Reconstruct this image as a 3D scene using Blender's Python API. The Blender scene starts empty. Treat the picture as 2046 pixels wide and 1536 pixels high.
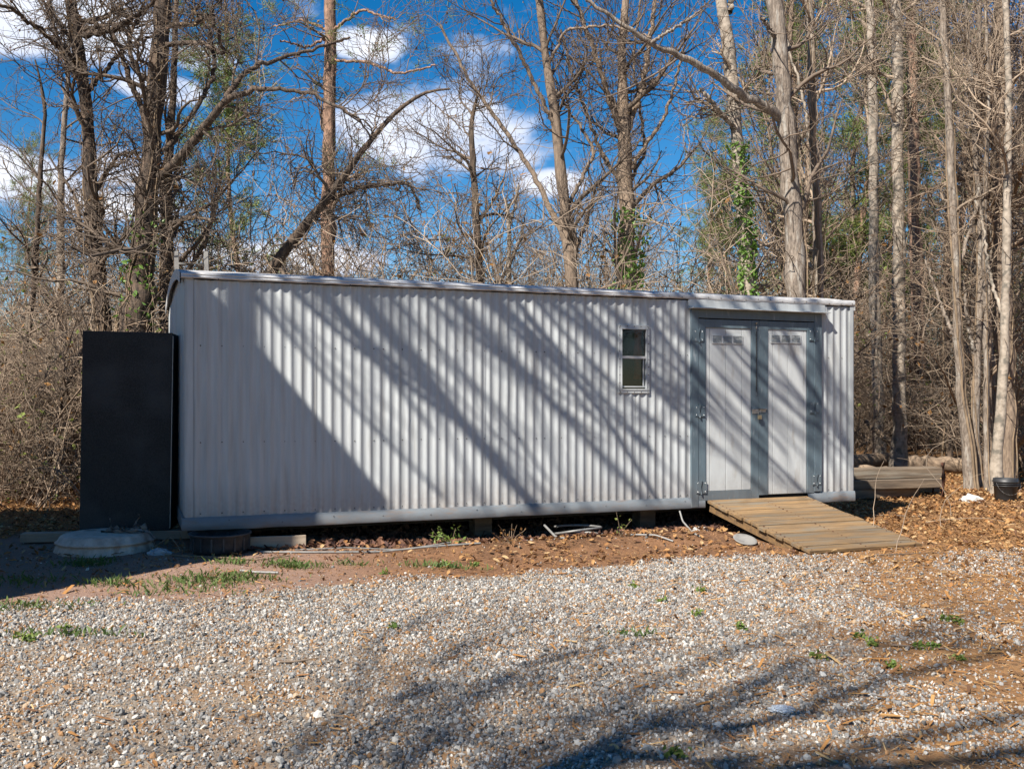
import bpy, math, random
import numpy as np
from mathutils import Vector, Matrix, Euler
R = math.radians
sc = bpy.context.scene
COL = sc.collection

# ------------------------------------------------------------------ camera
FPX, HZ, CAMH = 1990.0, 800.0, 1.5          # focal length and horizon in photo pixels (2046 wide)
cam = bpy.data.objects.new('camera', bpy.data.cameras.new('camera')); COL.objects.link(cam)
cam.location = (0, 0, CAMH); cam.rotation_euler = (R(90), 0, 0)
cam.data.sensor_width = 36; cam.data.lens = 36*FPX/2046
cam.data.shift_y = (HZ-768)/2046
cam.data.clip_start = .05; cam.data.clip_end = 2000
sc.camera = cam

# ------------------------------------------------------------------ sky, sun, exposure
SUN = Vector((.610, .7895, -1.02)).normalized()       # the way the light travels
w = bpy.data.worlds.new('World'); sc.world = w; w.use_nodes = True
nt = w.node_tree; N = nt.nodes; L = nt.links
for n in list(N): N.remove(n)
def nd(t, **k):
    n = N.new(t)
    for a, b in k.items(): setattr(n, a, b)
    return n
sky = nd('ShaderNodeTexSky', sky_type='NISHITA', sun_disc=False)
sky.sun_elevation = R(45.6); sky.sun_rotation = math.atan2(-SUN.x, -SUN.y)
sky.air_density = 1.0; sky.dust_density = .15; sky.ozone_density = 3.0; sky.altitude = 300
hs = nd('ShaderNodeHueSaturation'); hs.inputs['Saturation'].default_value = 1.45; hs.inputs['Value'].default_value = 1.0
L.new(sky.outputs[0], hs.inputs['Color'])
tc = nd('ShaderNodeTexCoord')
nz = nd('ShaderNodeTexNoise'); nz.inputs['Scale'].default_value = 7; nz.inputs['Detail'].default_value = 9; nz.inputs['Roughness'].default_value = .6
mp = nd('ShaderNodeMapping'); mp.inputs['Scale'].default_value = (1, 1, 1.7); mp.inputs['Location'].default_value = (.35, .2, .1)
L.new(tc.outputs['Generated'], mp.inputs[0]); L.new(mp.outputs[0], nz.inputs['Vector'])
big = nd('ShaderNodeTexNoise'); big.inputs['Scale'].default_value = 1.8; big.inputs['Detail'].default_value = 2
L.new(tc.outputs['Generated'], big.inputs['Vector'])
def math_(op, a, b=None, clamp=False):
    n = nd('ShaderNodeMath', operation=op, use_clamp=clamp)
    for i, v in enumerate((a, b)):
        if v is None: continue
        if isinstance(v, (int, float)): n.inputs[i].default_value = v
        else: L.new(v, n.inputs[i])
    return n.outputs[0]
# the cumulus in this part of the sky: centre and half size in photo pixels
cur = math_('MULTIPLY', math_('SUBTRACT', big.outputs[0], .50), 1.3)
cur = math_('SUBTRACT', math_('MINIMUM', math_('MAXIMUM', cur, -.2), .1), .16)
for (px, py, rx, ry) in [(90, 40, 260, 95), (20, 350, 150, 70), (260, 335, 110, 50), (900, 265, 240, 100), (1100, 365, 90, 35),
                         (720, 90, 90, 35), (560, 520, 240, 40), (230, 405, 130, 35), (960, 300, 190, 60), (420, 120, 90, 40), (330, 180, 120, 40)]:
    d = Vector(((px-1023)/FPX, 1, (HZ-py)/FPX)); ln = d.length; d.normalize()
    sb = nd('ShaderNodeVectorMath', operation='SUBTRACT'); L.new(tc.outputs['Generated'], sb.inputs[0]); sb.inputs[1].default_value = d
    ml = nd('ShaderNodeVectorMath', operation='MULTIPLY'); L.new(sb.outputs[0], ml.inputs[0])
    ml.inputs[1].default_value = (FPX*ln/rx, 1.5, FPX*ln/ry)
    le = nd('ShaderNodeVectorMath', operation='LENGTH'); L.new(ml.outputs[0], le.inputs[0])
    b = math_('MULTIPLY', math_('SUBTRACT', 1.0, le.outputs['Value']), .5)
    b = math_('MAXIMUM', math_('MINIMUM', b, .24), -.3)
    cur = math_('MAXIMUM', cur, b)
dens = math_('ADD', math_('MULTIPLY', math_('SUBTRACT', nz.outputs[0], .5), .95), cur)
mask = nd('ShaderNodeMapRange', interpolation_type='SMOOTHSTEP'); mask.inputs[1].default_value = .0; mask.inputs[2].default_value = .17
L.new(dens, mask.inputs[0])
thick = nd('ShaderNodeMapRange'); thick.inputs[1].default_value = .12; thick.inputs[2].default_value = .42
L.new(dens, thick.inputs[0])
cc = nd('ShaderNodeMix', data_type='RGBA'); L.new(thick.outputs[0], cc.inputs[0])
cc.inputs[6].default_value = (5.6, 6.4, 8.2, 1); cc.inputs[7].default_value = (10.2, 10.2, 10.4, 1)
mx = nd('ShaderNodeMix', data_type='RGBA'); L.new(mask.outputs[0], mx.inputs[0]); L.new(hs.outputs[0], mx.inputs[6]); L.new(cc.outputs[2], mx.inputs[7])
bg = nd('ShaderNodeBackground'); bg.inputs['Strength'].default_value = .06; L.new(mx.outputs[2], bg.inputs['Color'])
out = nd('ShaderNodeOutputWorld'); L.new(bg.outputs[0], out.inputs[0])
sl = bpy.data.lights.new('sun', 'SUN'); sl.energy = 5.0; sl.angle = R(.53); sl.color = (1, .94, .85)
so = bpy.data.objects.new('sun', sl); COL.objects.link(so); so.rotation_euler = SUN.to_track_quat('-Z', 'Y').to_euler(); so.location = (-10, -12, 20)
sc.view_settings.view_transform = 'Standard'; sc.view_settings.look = 'None'
sc.view_settings.exposure = 1.08; sc.view_settings.gamma = 1; sc.view_settings.use_curve_mapping = False

# ------------------------------------------------------------------ materials
MATS = {}
def material(name, c1, c2=None, scale=8, stretch=(1, 1, 1), rough=.7, metal=0, bump=.0, bscale=None, detail=5, rnd=0, ramp=(.35, .65), c3=None, spec=.5, c3scale=2, c3ramp=(.55, .7), coord='Object', transl=0, instattr=None):
    m = bpy.data.materials.new(name); m.use_nodes = True
    t = m.node_tree; n = t.nodes; l = t.links
    p = n['Principled BSDF']
    p.inputs['Roughness'].default_value = rough; p.inputs['Metallic'].default_value = metal
    p.inputs['Specular IOR Level'].default_value = spec
    tcn = n.new('ShaderNodeTexCoord'); mpn = n.new('ShaderNodeMapping'); mpn.inputs['Scale'].default_value = stretch
    l.new(tcn.outputs[coord], mpn.inputs[0])
    oi = n.new('ShaderNodeObjectInfo')
    ad = n.new('ShaderNodeVectorMath'); ad.operation = 'ADD'
    sx = n.new('ShaderNodeMath'); sx.operation = 'MULTIPLY'; sx.inputs[1].default_value = 37.0; l.new(oi.outputs['Random'], sx.inputs[0])
    l.new(mpn.outputs[0], ad.inputs[0]); l.new(sx.outputs[0], ad.inputs[1])
    no = n.new('ShaderNodeTexNoise'); no.inputs['Scale'].default_value = scale; no.inputs['Detail'].default_value = detail; no.inputs['Roughness'].default_value = .62
    l.new(ad.outputs[0], no.inputs['Vector'])
    col = None
    mr = n.new('ShaderNodeMapRange'); mr.inputs[1].default_value = ramp[0]; mr.inputs[2].default_value = ramp[1]; l.new(no.outputs[0], mr.inputs[0])
    mix = n.new('ShaderNodeMix'); mix.data_type = 'RGBA'; l.new(mr.outputs[0], mix.inputs[0])
    mix.inputs[6].default_value = (*c1, 1); mix.inputs[7].default_value = (*(c2 or c1), 1)
    col = mix.outputs[2]
    if c3:
        n3 = n.new('ShaderNodeTexNoise'); n3.inputs['Scale'].default_value = c3scale; n3.inputs['Detail'].default_value = 6; l.new(ad.outputs[0], n3.inputs['Vector'])
        m3 = n.new('ShaderNodeMapRange'); m3.inputs[1].default_value = c3ramp[0]; m3.inputs[2].default_value = c3ramp[1]; l.new(n3.outputs[0], m3.inputs[0])
        x3 = n.new('ShaderNodeMix'); x3.data_type = 'RGBA'; l.new(m3.outputs[0], x3.inputs[0]); l.new(col, x3.inputs[6]); x3.inputs[7].default_value = (*c3, 1)
        col = x3.outputs[2]
    if rnd:
        h = n.new('ShaderNodeHueSaturation')
        v = n.new('ShaderNodeMapRange'); v.inputs[3].default_value = 1-rnd; v.inputs[4].default_value = 1+rnd; l.new(oi.outputs['Random'], v.inputs[0])
        l.new(v.outputs[0], h.inputs['Value']); l.new(col, h.inputs['Color']); col = h.outputs[0]
    l.new(col, p.inputs['Base Color'])
    if bump:
        b = n.new('ShaderNodeBump'); b.inputs['Strength'].default_value = bump; b.inputs['Distance'].default_value = .02
        src = no.outputs[0]
        if bscale:
            nb = n.new('ShaderNodeTexNoise'); nb.inputs['Scale'].default_value = bscale; nb.inputs['Detail'].default_value = 4; l.new(ad.outputs[0], nb.inputs['Vector']); src = nb.outputs[0]
        l.new(src, b.inputs['Height']); l.new(b.outputs[0], p.inputs['Normal'])
    if transl:
        tr = n.new('ShaderNodeBsdfTranslucent'); l.new(col, tr.inputs[0])
        ms = n.new('ShaderNodeMixShader'); ms.inputs[0].default_value = transl
        l.new(p.outputs[0], ms.inputs[1]); l.new(tr.outputs[0], ms.inputs[2]); l.new(ms.outputs[0], n['Material Output'].inputs[0])
    MATS[name] = m
    return m

def ramp_material(name, stops, rough=.85, spec=.3, transl=0, noise=.15):
    """colour picked per instance from a list of real colours"""
    m = bpy.data.materials.new(name); m.use_nodes = True
    t = m.node_tree; n = t.nodes; l = t.links; p = n['Principled BSDF']
    p.inputs['Roughness'].default_value = rough; p.inputs['Specular IOR Level'].default_value = spec
    oi = n.new('ShaderNodeObjectInfo'); cr = n.new('ShaderNodeValToRGB'); cr.color_ramp.interpolation = 'CONSTANT'
    e = cr.color_ramp.elements
    while len(e) < len(stops): e.new(.5)
    for el, (pos, c) in zip(e, stops): el.position = pos; el.color = (*c, 1)
    l.new(oi.outputs['Random'], cr.inputs[0])
    no = n.new('ShaderNodeTexNoise'); no.inputs['Scale'].default_value = 60; tcn = n.new('ShaderNodeTexCoord'); l.new(tcn.outputs['Object'], no.inputs['Vector'])
    mr = n.new('ShaderNodeMapRange'); mr.inputs[3].default_value = 1-noise*2; mr.inputs[4].default_value = 1+noise*2; l.new(no.outputs[0], mr.inputs[0])
    h = n.new('ShaderNodeHueSaturation'); l.new(mr.outputs[0], h.inputs['Value']); l.new(cr.outputs[0], h.inputs['Color'])
    l.new(h.outputs[0], p.inputs['Base Color'])
    if transl:
        tr = n.new('ShaderNodeBsdfTranslucent'); l.new(h.outputs[0], tr.inputs[0]); ms = n.new('ShaderNodeMixShader'); ms.inputs[0].default_value = transl
        l.new(p.outputs[0], ms.inputs[1]); l.new(tr.outputs[0], ms.inputs[2]); l.new(ms.outputs[0], n['Material Output'].inputs[0])
    MATS[name] = m
    return m

M = MATS
def splash(name, z0, z1, c):
    m = MATS[name]; t = m.node_tree; n = t.nodes; l = t.links; p = n['Principled BSDF']
    g_ = n.new('ShaderNodeNewGeometry'); sp = n.new('ShaderNodeSeparateXYZ'); l.new(g_.outputs['Position'], sp.inputs[0])
    no = n.new('ShaderNodeTexNoise'); no.inputs['Scale'].default_value = 26; no.inputs['Detail'].default_value = 6; l.new(g_.outputs['Position'], no.inputs['Vector'])
    mr = n.new('ShaderNodeMapRange'); mr.inputs[1].default_value = z0; mr.inputs[2].default_value = z1; mr.inputs[3].default_value = .62; mr.inputs[4].default_value = .0; l.new(sp.outputs['Z'], mr.inputs[0])
    ml = n.new('ShaderNodeMath'); ml.operation = 'MULTIPLY'; l.new(mr.outputs[0], ml.inputs[0]); l.new(no.outputs[0], ml.inputs[1])
    mx = n.new('ShaderNodeMix'); mx.data_type = 'RGBA'; src = p.inputs['Base Color'].links[0].from_socket
    l.new(ml.outputs[0], mx.inputs[0]); l.new(src, mx.inputs[6]); mx.inputs[7].default_value = (*c, 1); l.new(mx.outputs[2], p.inputs['Base Color'])
material('grey_paint', (.415, .435, .44), (.35, .366, .37), scale=3, stretch=(6, 6, .5), rough=.45, c3=(.28, .275, .26), c3scale=2.2, c3ramp=(.56, .82), bump=.08, bscale=7)
material('blue_paint', (.105, .145, .172), (.085, .118, .14), scale=4, stretch=(3, 3, .6), rough=.5, c3=(.20, .23, .25), c3scale=9, c3ramp=(.62, .75), bump=.08, bscale=40)
material('skirt_paint', (.165, .20, .225), (.13, .158, .178), scale=4, stretch=(.8, 3, 3), rough=.6, c3=(.20, .135, .09), c3scale=5, c3ramp=(.56, .8), bump=.08, bscale=12)
material('door_paint', (.48, .50, .50), (.41, .425, .425), scale=3, stretch=(2, 2, .5), rough=.5, c3=(.30, .275, .24), c3scale=4, c3ramp=(.6, .8), bump=.05, bscale=12)
material('silver_metal', (.55, .545, .54), (.38, .375, .37), scale=6, stretch=(1, 3, 3), rough=.5, metal=.2, bump=.3, bscale=14, c3=(.25, .22, .2), c3scale=8, c3ramp=(.66, .76))
material('steel', (.5, .5, .5), (.3, .3, .3), scale=40, rough=.4, metal=.8)
material('dark_steel', (.12, .12, .12), (.06, .055, .05), scale=40, rough=.5, metal=.6)
material('brass', (.5, .42, .28), (.4, .33, .2), scale=30, rough=.4, metal=.7)
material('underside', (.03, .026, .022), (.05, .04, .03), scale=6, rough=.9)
material('interior', (.025, .02, .017), (.015, .013, .012), scale=5, stretch=(1, 1, 4), rough=.9)
material('black_panel', (.018, .017, .016), (.05, .048, .046), scale=120, rough=.62, bump=.25, bscale=260, c3=(.07, .068, .068), c3scale=2.2, c3ramp=(.48, .85), spec=.22)
material('black_edge', (.008, .008, .009), (.014, .014, .015), scale=30, rough=.35)
material('rubber', (.022, .024, .028), (.04, .042, .046), scale=14, rough=.55, bump=.1, bscale=30)
material('concrete', (.60, .48, .39), (.40, .31, .245), scale=9, stretch=(1, 1, .6), rough=.95, bump=.5, bscale=45, c3=(.20, .12, .085), c3scale=4, c3ramp=(.56, .7))
material('rag', (.22, .20, .17), (.14, .125, .105), scale=18, rough=.95, bump=.4)
material('ramp_wood', (.26, .155, .064), (.125, .082, .044), scale=3.0, stretch=(.8, 5, 5), rough=.85, c3=(.15, .125, .09), c3scale=2.2, c3ramp=(.48, .7), bump=.6, rnd=.2, ramp=(.3, .7))
material('ramp_side', (.20, .115, .045), (.10, .06, .03), scale=5, stretch=(.6, 5, 5), rough=.85, bump=.3)
material('old_timber', (.18, .13, .085), (.085, .062, .043), scale=3.5, stretch=(.5, 5, 5), rough=.9, c3=(.20, .17, .13), c3scale=2.4, c3ramp=(.55, .7), bump=.5, rnd=.2)
material('lumber', (.34, .27, .20), (.24, .185, .135), scale=4, stretch=(.5, 5, 5), rough=.9, bump=.3, rnd=.15)
material('log_bark', (.25, .18, .12), (.12, .085, .058), scale=6, stretch=(1, 1, 1), rough=.95, bump=.8)
material('cut_wood', (.26, .18, .11), (.12, .09, .06), scale=12, rough=.9)
material('white_plastic', (.24, .235, .22), (.16, .155, .145), scale=12, rough=.45)
material('lid_grey', (.24, .23, .21), (.16, .15, .135), scale=9, rough=.8)
material('white_rock', (.5, .49, .46), (.38, .36, .33), scale=14, rough=.9, bump=.3)
material('rust', (.14, .05, .025), (.07, .03, .02), scale=20, rough=.9, bump=.3)
material('bucket_black', (.016, .017, .018), (.03, .03, .032), scale=10, rough=.5)
material('aluminium', (.36, .35, .33), (.26, .25, .24), scale=14, rough=.5, metal=.5)
material('orange_cloth', (.75, .15, .03), (.55, .10, .02), scale=10, rough=.7)
material('house_siding', (.55, .52, .46), (.5, .47, .42), scale=4, rough=.7)
material('shingle', (.07, .065, .06), (.04, .04, .04), scale=30, rough=.95)
splash('grey_paint', .38, .72, (.20, .125, .08)); splash('skirt_paint', .25, .48, (.19, .115, .07)); splash('door_paint', .36, .66, (.18, .12, .08)); splash('blue_paint', .3, .7, (.18, .12, .08))
# bark
material('bark_dark', (.125, .085, .058), (.035, .026, .02), scale=5, stretch=(5, 5, 1.1), rough=.95, bump=1.0, ramp=(.36, .6), c3=(.17, .135, .10), c3scale=1.5, c3ramp=(.55, .75))
material('bark_grey', (.27, .22, .175), (.115, .09, .07), scale=5, stretch=(9, 9, 1.7), rough=.95, bump=1., ramp=(.38, .6), detail=9, c3=(.31, .28, .24), c3scale=1.6, c3ramp=(.54, .66))
material('bark_pale', (.35, .295, .235), (.19, .155, .12), scale=5, stretch=(2, 2, 2.2), rough=.9, bump=.35, ramp=(.4, .66), c3=(.13, .115, .092), c3scale=4.0, c3ramp=(.52, .64))
material('bark_pine', (.33, .20, .135), (.14, .085, .058), scale=7, stretch=(3, 3, 1.2), rough=.95, bump=1.0, ramp=(.38, .6))
material('bark_brown', (.27, .20, .142), (.12, .087, .063), scale=5, stretch=(8, 8, 1.6), detail=9, rough=.95, bump=.7, rnd=.25)
material('twig', (.28, .20, .138), (.15, .108, .076), scale=3, rough=.9, rnd=.2)
material('twig_dark', (.16, .117, .083), (.085, .063, .047), scale=3, rough=.9, rnd=.15)
material('twig_pale', (.32, .245, .175), (.18, .135, .097), scale=3, rough=.9, rnd=.25)
material('vine', (.25, .18, .115), (.12, .085, .055), scale=4, stretch=(4, 4, 1), rough=.95, bump=.5)
material('bud', (.15, .075, .04), (.26, .17, .075), scale=1.5, rough=.8, transl=.25, ramp=(.45, .55))
material('bud_green', (.14, .20, .035), (.24, .26, .06), scale=1.5, rough=.7, transl=.35)
material('ivy', (.085, .18, .025), (.17, .28, .05), scale=3, rough=.5, transl=.3)
material('needles', (.085, .14, .028), (.19, .21, .05), scale=1.3, rough=.6, transl=.25)
material('dry_leaf', (.32, .16, .045), (.20, .10, .035), scale=2, rough=.8, transl=.3)
material('grass', (.06, .11, .02), (.11, .15, .035), scale=4, rough=.7, transl=.3)
material('weed', (.10, .17, .025), (.17, .21, .04), scale=6, rough=.6, transl=.3)
ramp_material('stone', [(0, (.09, .088, .084)), (.12, (.15, .146, .14)), (.30, (.22, .212, .20)), (.50, (.30, .285, .262)), (.64, (.38, .36, .325)), (.75, (.50, .47, .42)), (.80, (.34, .25, .165)), (.88, (.27, .15, .07)), (.96, (.15, .09, .05))])
ramp_material('leaf_litter', [(0, (.17, .085, .036)), (.2, (.29, .14, .05)), (.42, (.36, .20, .08)), (.62, (.22, .115, .048)), (.78, (.42, .28, .14)), (.92, (.12, .06, .034))], transl=.15)
ramp_material('wood_chip', [(0, (.30, .145, .045)), (.3, (.38, .21, .075)), (.5, (.21, .10, .038)), (.78, (.42, .28, .13)), (.88, (.12, .06, .03))])
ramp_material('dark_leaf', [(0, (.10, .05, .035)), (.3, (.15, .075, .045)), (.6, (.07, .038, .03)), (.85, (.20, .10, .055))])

# glass
g = bpy.data.materials.new('pane_glass'); g.use_nodes = True; gn = g.node_tree.nodes; gl = g.node_tree.links
tr = gn.new('ShaderNodeBsdfTransparent'); tr.inputs[0].default_value = (.62, .62, .62, 1)
gs = gn.new('ShaderNodeBsdfGlossy'); gs.inputs['Roughness'].default_value = .03; fr = gn.new('ShaderNodeFresnel'); fr.inputs[0].default_value = 1.5
ms = gn.new('ShaderNodeMixShader'); gl.new(fr.outputs[0], ms.inputs[0]); gl.new(tr.outputs[0], ms.inputs[1]); gl.new(gs.outputs[0], ms.inputs[2]); gl.new(ms.outputs[0], gn['Material Output'].inputs[0])
M['pane_glass'] = g
g = bpy.data.materials.new('clear_plastic'); g.use_nodes = True; gp = g.node_tree.nodes['Principled BSDF']
gp.inputs['Transmission Weight'].default_value = .7; gp.inputs['Roughness'].default_value = .25; gp.inputs['Base Color'].default_value = (.85, .9, .95, 1)
M['clear_plastic'] = g

# ------------------------------------------------------------------ terrain
def sstep(a, b, x):
    t = np.clip((x-a)/(b-a), 0, 1); return t*t*(3-2*t)
CX, CY, CA = -3.08, 9.38, R(21.2)             # front left corner and heading of the shed
CT = np.array([math.cos(CA), math.sin(CA)]); CN = np.array([-math.sin(CA), math.cos(CA)])
SL, SD, ZB, ZT = 7.776, 3.6, .272, 2.69        # its length, depth, underside and top
def to_local(x, y):
    dx, dy = x-CX, y-CY
    return dx*CT[0]+dy*CT[1], dx*CN[0]+dy*CN[1]
def to_world(s, d, z=0):
    return (CX+s*CT[0]+d*CN[0], CY+s*CT[1]+d*CN[1], z)
GBX = [-30, -8, -3.7, -2.2, -1.3, -.1, 1.8, 3.9, 8, 30]; GBY = [6.7, 6.9, 7.25, 7.45, 8.0, 8.55, 9.45, 9.85, 10.3, 11]
def gravel_edge(x): return np.interp(x, GBX, GBY)
def ground(x, y):
    x = np.asarray(x, float); y = np.asarray(y, float)
    s, d = to_local(x, y)
    z = .085*sstep(.2, -3.2, x)*sstep(6.6, 9.0, y)
    q = -d
    z = z+.085*np.exp(-((q-.55)/.33)**2)*sstep(1.6, 3.2, s)*sstep(6.2, 5.2, s)
    z = z-.03*sstep(.2, -.6, q)*sstep(-4.2, -3.2, -d+.0)*0
    z = z+.016*np.clip(y-16, 0, 45)
    z = z+.012*np.sin(x*1.3+y*.7)*np.sin(y*1.1-x*.4)+.008*np.sin(x*3.1+1)*np.sin(y*2.7)
    z = z+.05*sstep(15, 22, y)*np.sin(x*.6+2)*np.sin(y*.5)
    return z

def mesh_np(name, V, F, mat, parent=None, smooth=True, loc=None, mats=None, midx=None):
    """V: (n,3), F: (m,k) array or list of arrays"""
    Fs = F if isinstance(F, list) else [F]
    me = bpy.data.meshes.new(name)
    V = np.ascontiguousarray(V, dtype=np.float32)
    me.vertices.add(len(V)); me.vertices.foreach_set('co', V.ravel())
    tot = np.concatenate([np.full(len(f), f.shape[1], dtype=np.int32) for f in Fs])
    li = np.concatenate([f.ravel() for f in Fs]).astype(np.int32)
    me.loops.add(len(li)); me.loops.foreach_set('vertex_index', li)
    me.polygons.add(len(tot)); st = np.zeros(len(tot), dtype=np.int32); st[1:] = np.cumsum(tot)[:-1]
    me.polygons.foreach_set('loop_start', st)
    me.polygons.foreach_set('use_smooth', np.full(len(tot), bool(smooth)))
    for mm in (mats or [mat]): me.materials.append(M[mm])
    if midx is not None: me.polygons.foreach_set('material_index', midx.astype(np.int32))
    me.update(calc_edges=True)
    o = bpy.data.objects.new(name, me); COL.objects.link(o)
    if loc is not None: o.location = loc
    if parent: o.parent = parent
    return o

def tag(o, label=None, cat=None, group=None, kind=None):
    if label: o['label'] = label
    if cat: o['category'] = cat
    if group: o['group'] = group
    if kind: o['kind'] = kind
    return o
def thing(name, label, cat, loc=(0, 0, 0), rz=0, group=None):
    o = bpy.data.objects.new(name, None); COL.objects.link(o); o.empty_display_size = .2
    o.location = loc; o.rotation_euler = (0, 0, rz)
    return tag(o, label, cat, group)
def copy_tree(o, parent=None):
    c = o.copy(); COL.objects.link(c); c.parent = parent
    for ch in o.children: copy_tree(ch, c)
    return c

# ground sheet
def axis(lo, hi, f0, f1, step):
    a = list(np.arange(f0, f1+1e-6, step)); s = step; v = f1
    while v < hi: s *= 1.25; v += s; a.append(min(v, hi))
    s = step; v = f0
    while v > lo: s *= 1.25; v -= s; a.insert(0, max(v, lo))
    return np.array(a)
gx = axis(-600, 600, -9, 9, .1); gy = axis(-300, 900, 2.5, 18, .1)
GX, GY = np.meshgrid(gx, gy); GZ = ground(GX, GY)
V = np.stack([GX, GY, GZ], -1).reshape(-1, 3)
nx, ny = len(gx), len(gy)
i = (np.arange(ny-1)[:, None]*nx+np.arange(nx-1)[None]).reshape(-1)
F = np.stack([i, i+1, i+1+nx, i+nx], -1)
def ground_material():
    m = bpy.data.materials.new('ground'); m.use_nodes = True; t = m.node_tree; n = t.nodes; l = t.links; p = n['Principled BSDF']
    p.inputs['Roughness'].default_value = .95; p.inputs['Specular IOR Level'].default_value = .2
    geo = n.new('ShaderNodeNewGeometry')
    def noise(s, d=6):
        k = n.new('ShaderNodeTexNoise'); k.inputs['Scale'].default_value = s; k.inputs['Detail'].default_value = d; k.inputs['Roughness'].default_value = .65; l.new(geo.outputs['Position'], k.inputs['Vector']); return k.outputs[0]
    def mr(x, a, b, c=0, d=1):
        k = n.new('ShaderNodeMapRange'); l.new(x, k.inputs[0])
        for j, v in enumerate((a, b, c, d)): k.inputs[j+1].default_value = v
        return k.outputs[0]
    def mix(f, a, b):
        k = n.new('ShaderNodeMix'); k.data_type = 'RGBA'; l.new(f, k.inputs[0])
        for s_, v in ((6, a), (7, b)):
            if isinstance(v, tuple): k.inputs[s_].default_value = (*v, 1)
            else: l.new(v, k.inputs[s_])
        return k.outputs[2]
    def mth(op, a, b):
        k = n.new('ShaderNodeMath'); k.operation = op
        for j, v in enumerate((a, b)):
            if isinstance(v, (int, float)): k.inputs[j].default_value = v
            else: l.new(v, k.inputs[j])
        return k.outputs[0]
    at = n.new('ShaderNodeAttribute'); at.attribute_name = 'gravel'
    at2 = n.new('ShaderNodeAttribute'); at2.attribute_name = 'forest'
    at3 = n.new('ShaderNodeAttribute'); at3.attribute_name = 'shade_lift'
    soil = mix(mr(noise(3), .35, .65), (.215, .108, .051), (.12, .063, .034))
    soil = mix(mr(noise(22), .52, .7), soil, (.29, .16, .085))
    soil = mix(mth('MULTIPLY', at3.outputs['Fac'], .8), soil, (.27, .18, .14))  # soil lightened in the left shade: fill light put into the colour
    soil = mix(mr(noise(60, 3), .6, .75), soil, (.07, .045, .03))
    leaf = mix(mr(noise(14), .4, .62), (.27, .14, .058), (.15, .082, .04))
    leaf = mix(mr(noise(70, 3), .5, .7), leaf, (.30, .185, .085))
    grav = mix(mr(noise(55, 4), .38, .62), (.15, .115, .085), (.29, .245, .195))
    grav = mix(mr(noise(2.2), .45, .65), grav, (.25, .145, .07))
    ff = mr(mth('ADD', at2.outputs['Fac'], mth('MULTIPLY', mth('SUBTRACT', noise(1.6), .5), 1.2)), .35, .65)
    base = mix(ff, soil, leaf)
    gf = mr(mth('ADD', at.outputs['Fac'], mth('MULTIPLY', mth('SUBTRACT', noise(5), .5), .7)), .42, .58)
    l.new(mix(gf, base, grav), p.inputs['Base Color'])
    b = n.new('ShaderNodeBump'); b.inputs['Strength'].default_value = .8; b.inputs['Distance'].default_value = .03
    l.new(mth('ADD', noise(18, 8), mth('MULTIPLY', noise(70, 4), .5)), b.inputs['Height']); l.new(b.outputs[0], p.inputs['Normal'])
    M['ground'] = m
ground_material()
go = mesh_np('ground', V, F, 'ground'); tag(go, kind='structure')
ed = gravel_edge(V[:, 0])
brn = sstep(.0, 2.4, V[:, 0]-.33*(V[:, 1]-5))
a = go.data.attributes.new('gravel', 'FLOAT', 'POINT'); a.data.foreach_set('value', (np.clip(.5+(ed-V[:, 1])*1.4, 0, 1)*(1-.62*brn)).astype(np.float32))
ls, ld = to_local(V[:, 0], V[:, 1])
fo = np.clip(np.maximum(np.maximum(sstep(4.0, 6.5, V[:, 0]-.15*(V[:, 1]-9)), np.maximum(sstep(1.0, 3.0, ld), sstep(-.6, -2.2, ls)*sstep(9.9, 11, V[:, 1]))), .8*brn), 0, 1)
a = go.data.attributes.new('forest', 'FLOAT', 'POINT'); a.data.foreach_set('value', fo.astype(np.float32))
lift_mask = sstep(-.3, -2.2, V[:, 0]+.25*(V[:, 1]-8))*sstep(11, 10, V[:, 1])  # zone of shaded left ground that gets the lightened soil
a = go.data.attributes.new('shade_lift', 'FLOAT', 'POINT'); a.data.foreach_set('value', lift_mask.astype(np.float32))

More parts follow.
